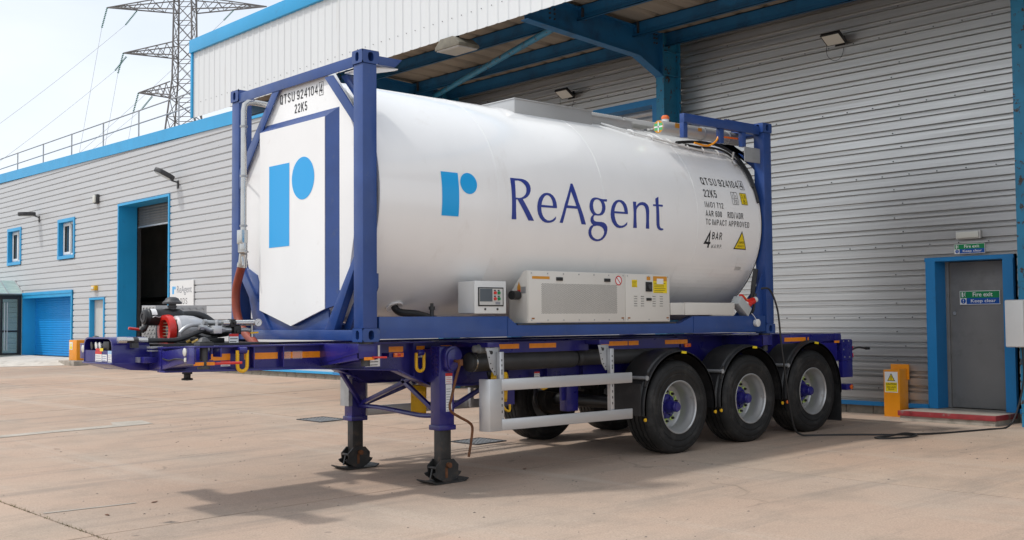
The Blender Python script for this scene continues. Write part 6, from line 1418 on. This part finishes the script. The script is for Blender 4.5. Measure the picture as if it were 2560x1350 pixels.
drain('square iron drain cover in the yard right of the crank handle', 3.27, 3.74, 2.40, 2.90)

# power cable
t = MB(); g = lambda x, y, h=.011: (x, y, gz(x) + h)
t.tube([(5.76, -.02, 1.86), (5.83, -.10, 1.84), (5.92, -.14, 1.6), (5.97, -.15, 1.2), (6.03, -.16, .8), (6.10, -.17, .4), (6.17, -.18, .16), (6.27, -.20, .075), g(6.42, -.27), g(6.7, -.55), g(6.98, -.92), g(7.14, -1.15), (7.10, -1.27, gz(7.1)+.02), g(6.93, -1.26), g(6.72, -1.16), g(6.62, -1.06), g(6.66, -.98), g(6.84, -1.02), (7.06, -1.13, gz(7.06)+.034), (7.2, -1.23, gz(7.2)+.02), g(7.5, -1.36), g(7.85, -1.50), g(8.2, -1.62), (8.5, -1.73, .12), (8.62, -1.79, .3), (8.68, -1.86, .7), (8.67, -1.86, 1.11)], .012, 8, 8)
pcab = t.put('power_cable', m_black); tag(pcab, 'black power cable looping over the ground from the tank to the cabinet', 'cable')

# roof railing
t = thing('roof_railing', 'galvanised handrail along the warehouse roof edge', 'railing', (9.4, 30, 7.5))
for k in range(8):
    yy = 23.96 + 2.95*k; mb = MB(); mb.cyl((9.42, yy, ztop(yy) - .05), (9.42, yy, 8.42), .024, n=10); mb.put('post', m_galv, t)
for z in (8.40, 7.98):
    mb = MB(); mb.cyl((9.42, 17, z), (9.42, 47, z), .021, n=10); mb.put('rail', m_galv, t)

# ================================================================== pylon and conductors
pb = Vector((36.2, 80.5, 0)); ca = Vector((.75, -.66, 0)).normalized(); cb = Vector((-ca.y, ca.x, 0)); UP = Vector((0, 0, 1))
py = thing('transmission_tower', 'steel lattice electricity pylon behind the warehouse', 'pylon', tuple(pb))
def hw(z): return 3.0 - (3.0 - .82)*min(z, 22)/22 if z < 22 else .82 - .14*(z - 22)/12
def cr_(z, i, j): return pb + ca*i*hw(z) + cb*j*hw(z) + UP*z
LV = [0, 6, 11, 14.5, 17, 18.7, 20.3, 21.9, 23.6, 25.2, 26.9, 28.5, 30.5, 32.5, 34.5]
for i in (-1, 1):
    for j in (-1, 1):
        mb = MB()
        for a, b in zip(LV, LV[1:]): mb.bar(cr_(a, i, j), cr_(b, i, j), .11, .11)
        mb.put('leg', m_pylon, py)
for a, b in zip(LV, LV[1:]):
    mb = MB()
    for (i, j), (k, l) in (((-1, -1), (1, -1)), ((1, -1), (1, 1)), ((1, 1), (-1, 1)), ((-1, 1), (-1, -1))):
        mb.bar(cr_(a, i, j), cr_(b, k, l), .05, .05); mb.bar(cr_(a, k, l), cr_(b, i, j), .05, .05); mb.bar(cr_(b, i, j), cr_(b, k, l), .05, .05)
    mb.put('bracing', m_pylon, py)
def ins(a, b, n=12):
    a, b = Vector(a), Vector(b); mb = MB()
    for k in range(n): mb.cyl(a + (b-a)*(k + .2)/n, a + (b-a)*(k + .75)/n, .10, .045, n=10)
    mb.cyl(a, b, .02, n=6); return mb.put('insulator', m_insul, py)
def arm(z, s, Lg, h=.55):
    mb = MB(); tip = pb + ca*s*Lg + UP*(z + .35)
    for j in (-1, 1):
        A = pb + ca*s*hw(z) + cb*j*hw(z) + UP*z; B = pb + ca*s*hw(z) + cb*j*hw(z) + UP*(z + 1.1)
        mb.bar(A, tip, .09, .09); mb.bar(B, tip, .08, .08); n = 5
        for k in range(n):
            mb.bar(A + (tip - A)*k/n, B + (tip - B)*(k + .6)/n, .05, .05); mb.bar(A + (tip - A)*(k + 1)/n, B + (tip - B)*(k + .6)/n, .05, .05)
    A1 = pb + ca*s*hw(z) + cb*hw(z) + UP*z; A2 = pb + ca*s*hw(z) - cb*hw(z) + UP*z
    for k in range(6): mb.bar(A1 + (tip - A1)*k/6, A2 + (tip - A2)*(k + 1)/6 if k % 2 else A2 + (tip - A2)*k/6, .045, .045)
    mb.put('crossarm', m_pylon, py); return tip
def wire(a, b, sag, label):
    a, b = Vector(a), Vector(b); mb = MB()
    mb.tube([a + (b - a)*k/24 - UP*4*sag*(k/24)*(1 - k/24) for k in range(25)], .014, 5)
    tag(mb.put('power_line', m_wire), label, 'power line', 'overhead conductors from the pylon')
far = Vector((-.62, .25, -.05)) 
names = ['top', 'middle', 'lowest']
for q, (z, Lg) in enumerate(((27.9, 6.6), (24.0, 5.2), (20.6, 3.9))):
    for s in (-1, 1):
        tip = arm(z, s, Lg + (.3 if s > 0 else 0))
        if s < 0:
            e = tip - UP*1.75 - ca*.45 ; ins(tip, e)
            wire(e, e - ca*2.2 - UP*13 if q < 2 else e - ca*1.5 - UP*9, .05, 'thin conductor dropping steeply from the %s left pylon arm' % names[q])
        base = pb + ca*s*(Lg*.62 if q == 0 else Lg*.95 if q == 1 else Lg*.7) + UP*(z + .05)
        e = base + Vector((-.55, .75, -1.0))*1.15 if s < 0 else base + Vector((-.6, .6, -.85)); ins(base, e)
        if s < 0: wire(e, e + (-ca*12.2 - UP*8.3 + cb*1.5)*1.7, .5, 'thin conductor sloping left across the sky from the %s pylon arm' % names[q])
        else: wire(e, e + (-ca*12.2 - UP*7.6 + cb*6)*2.6, .8, 'faint far conductor running left from the right end of the %s pylon arm' % names[q])
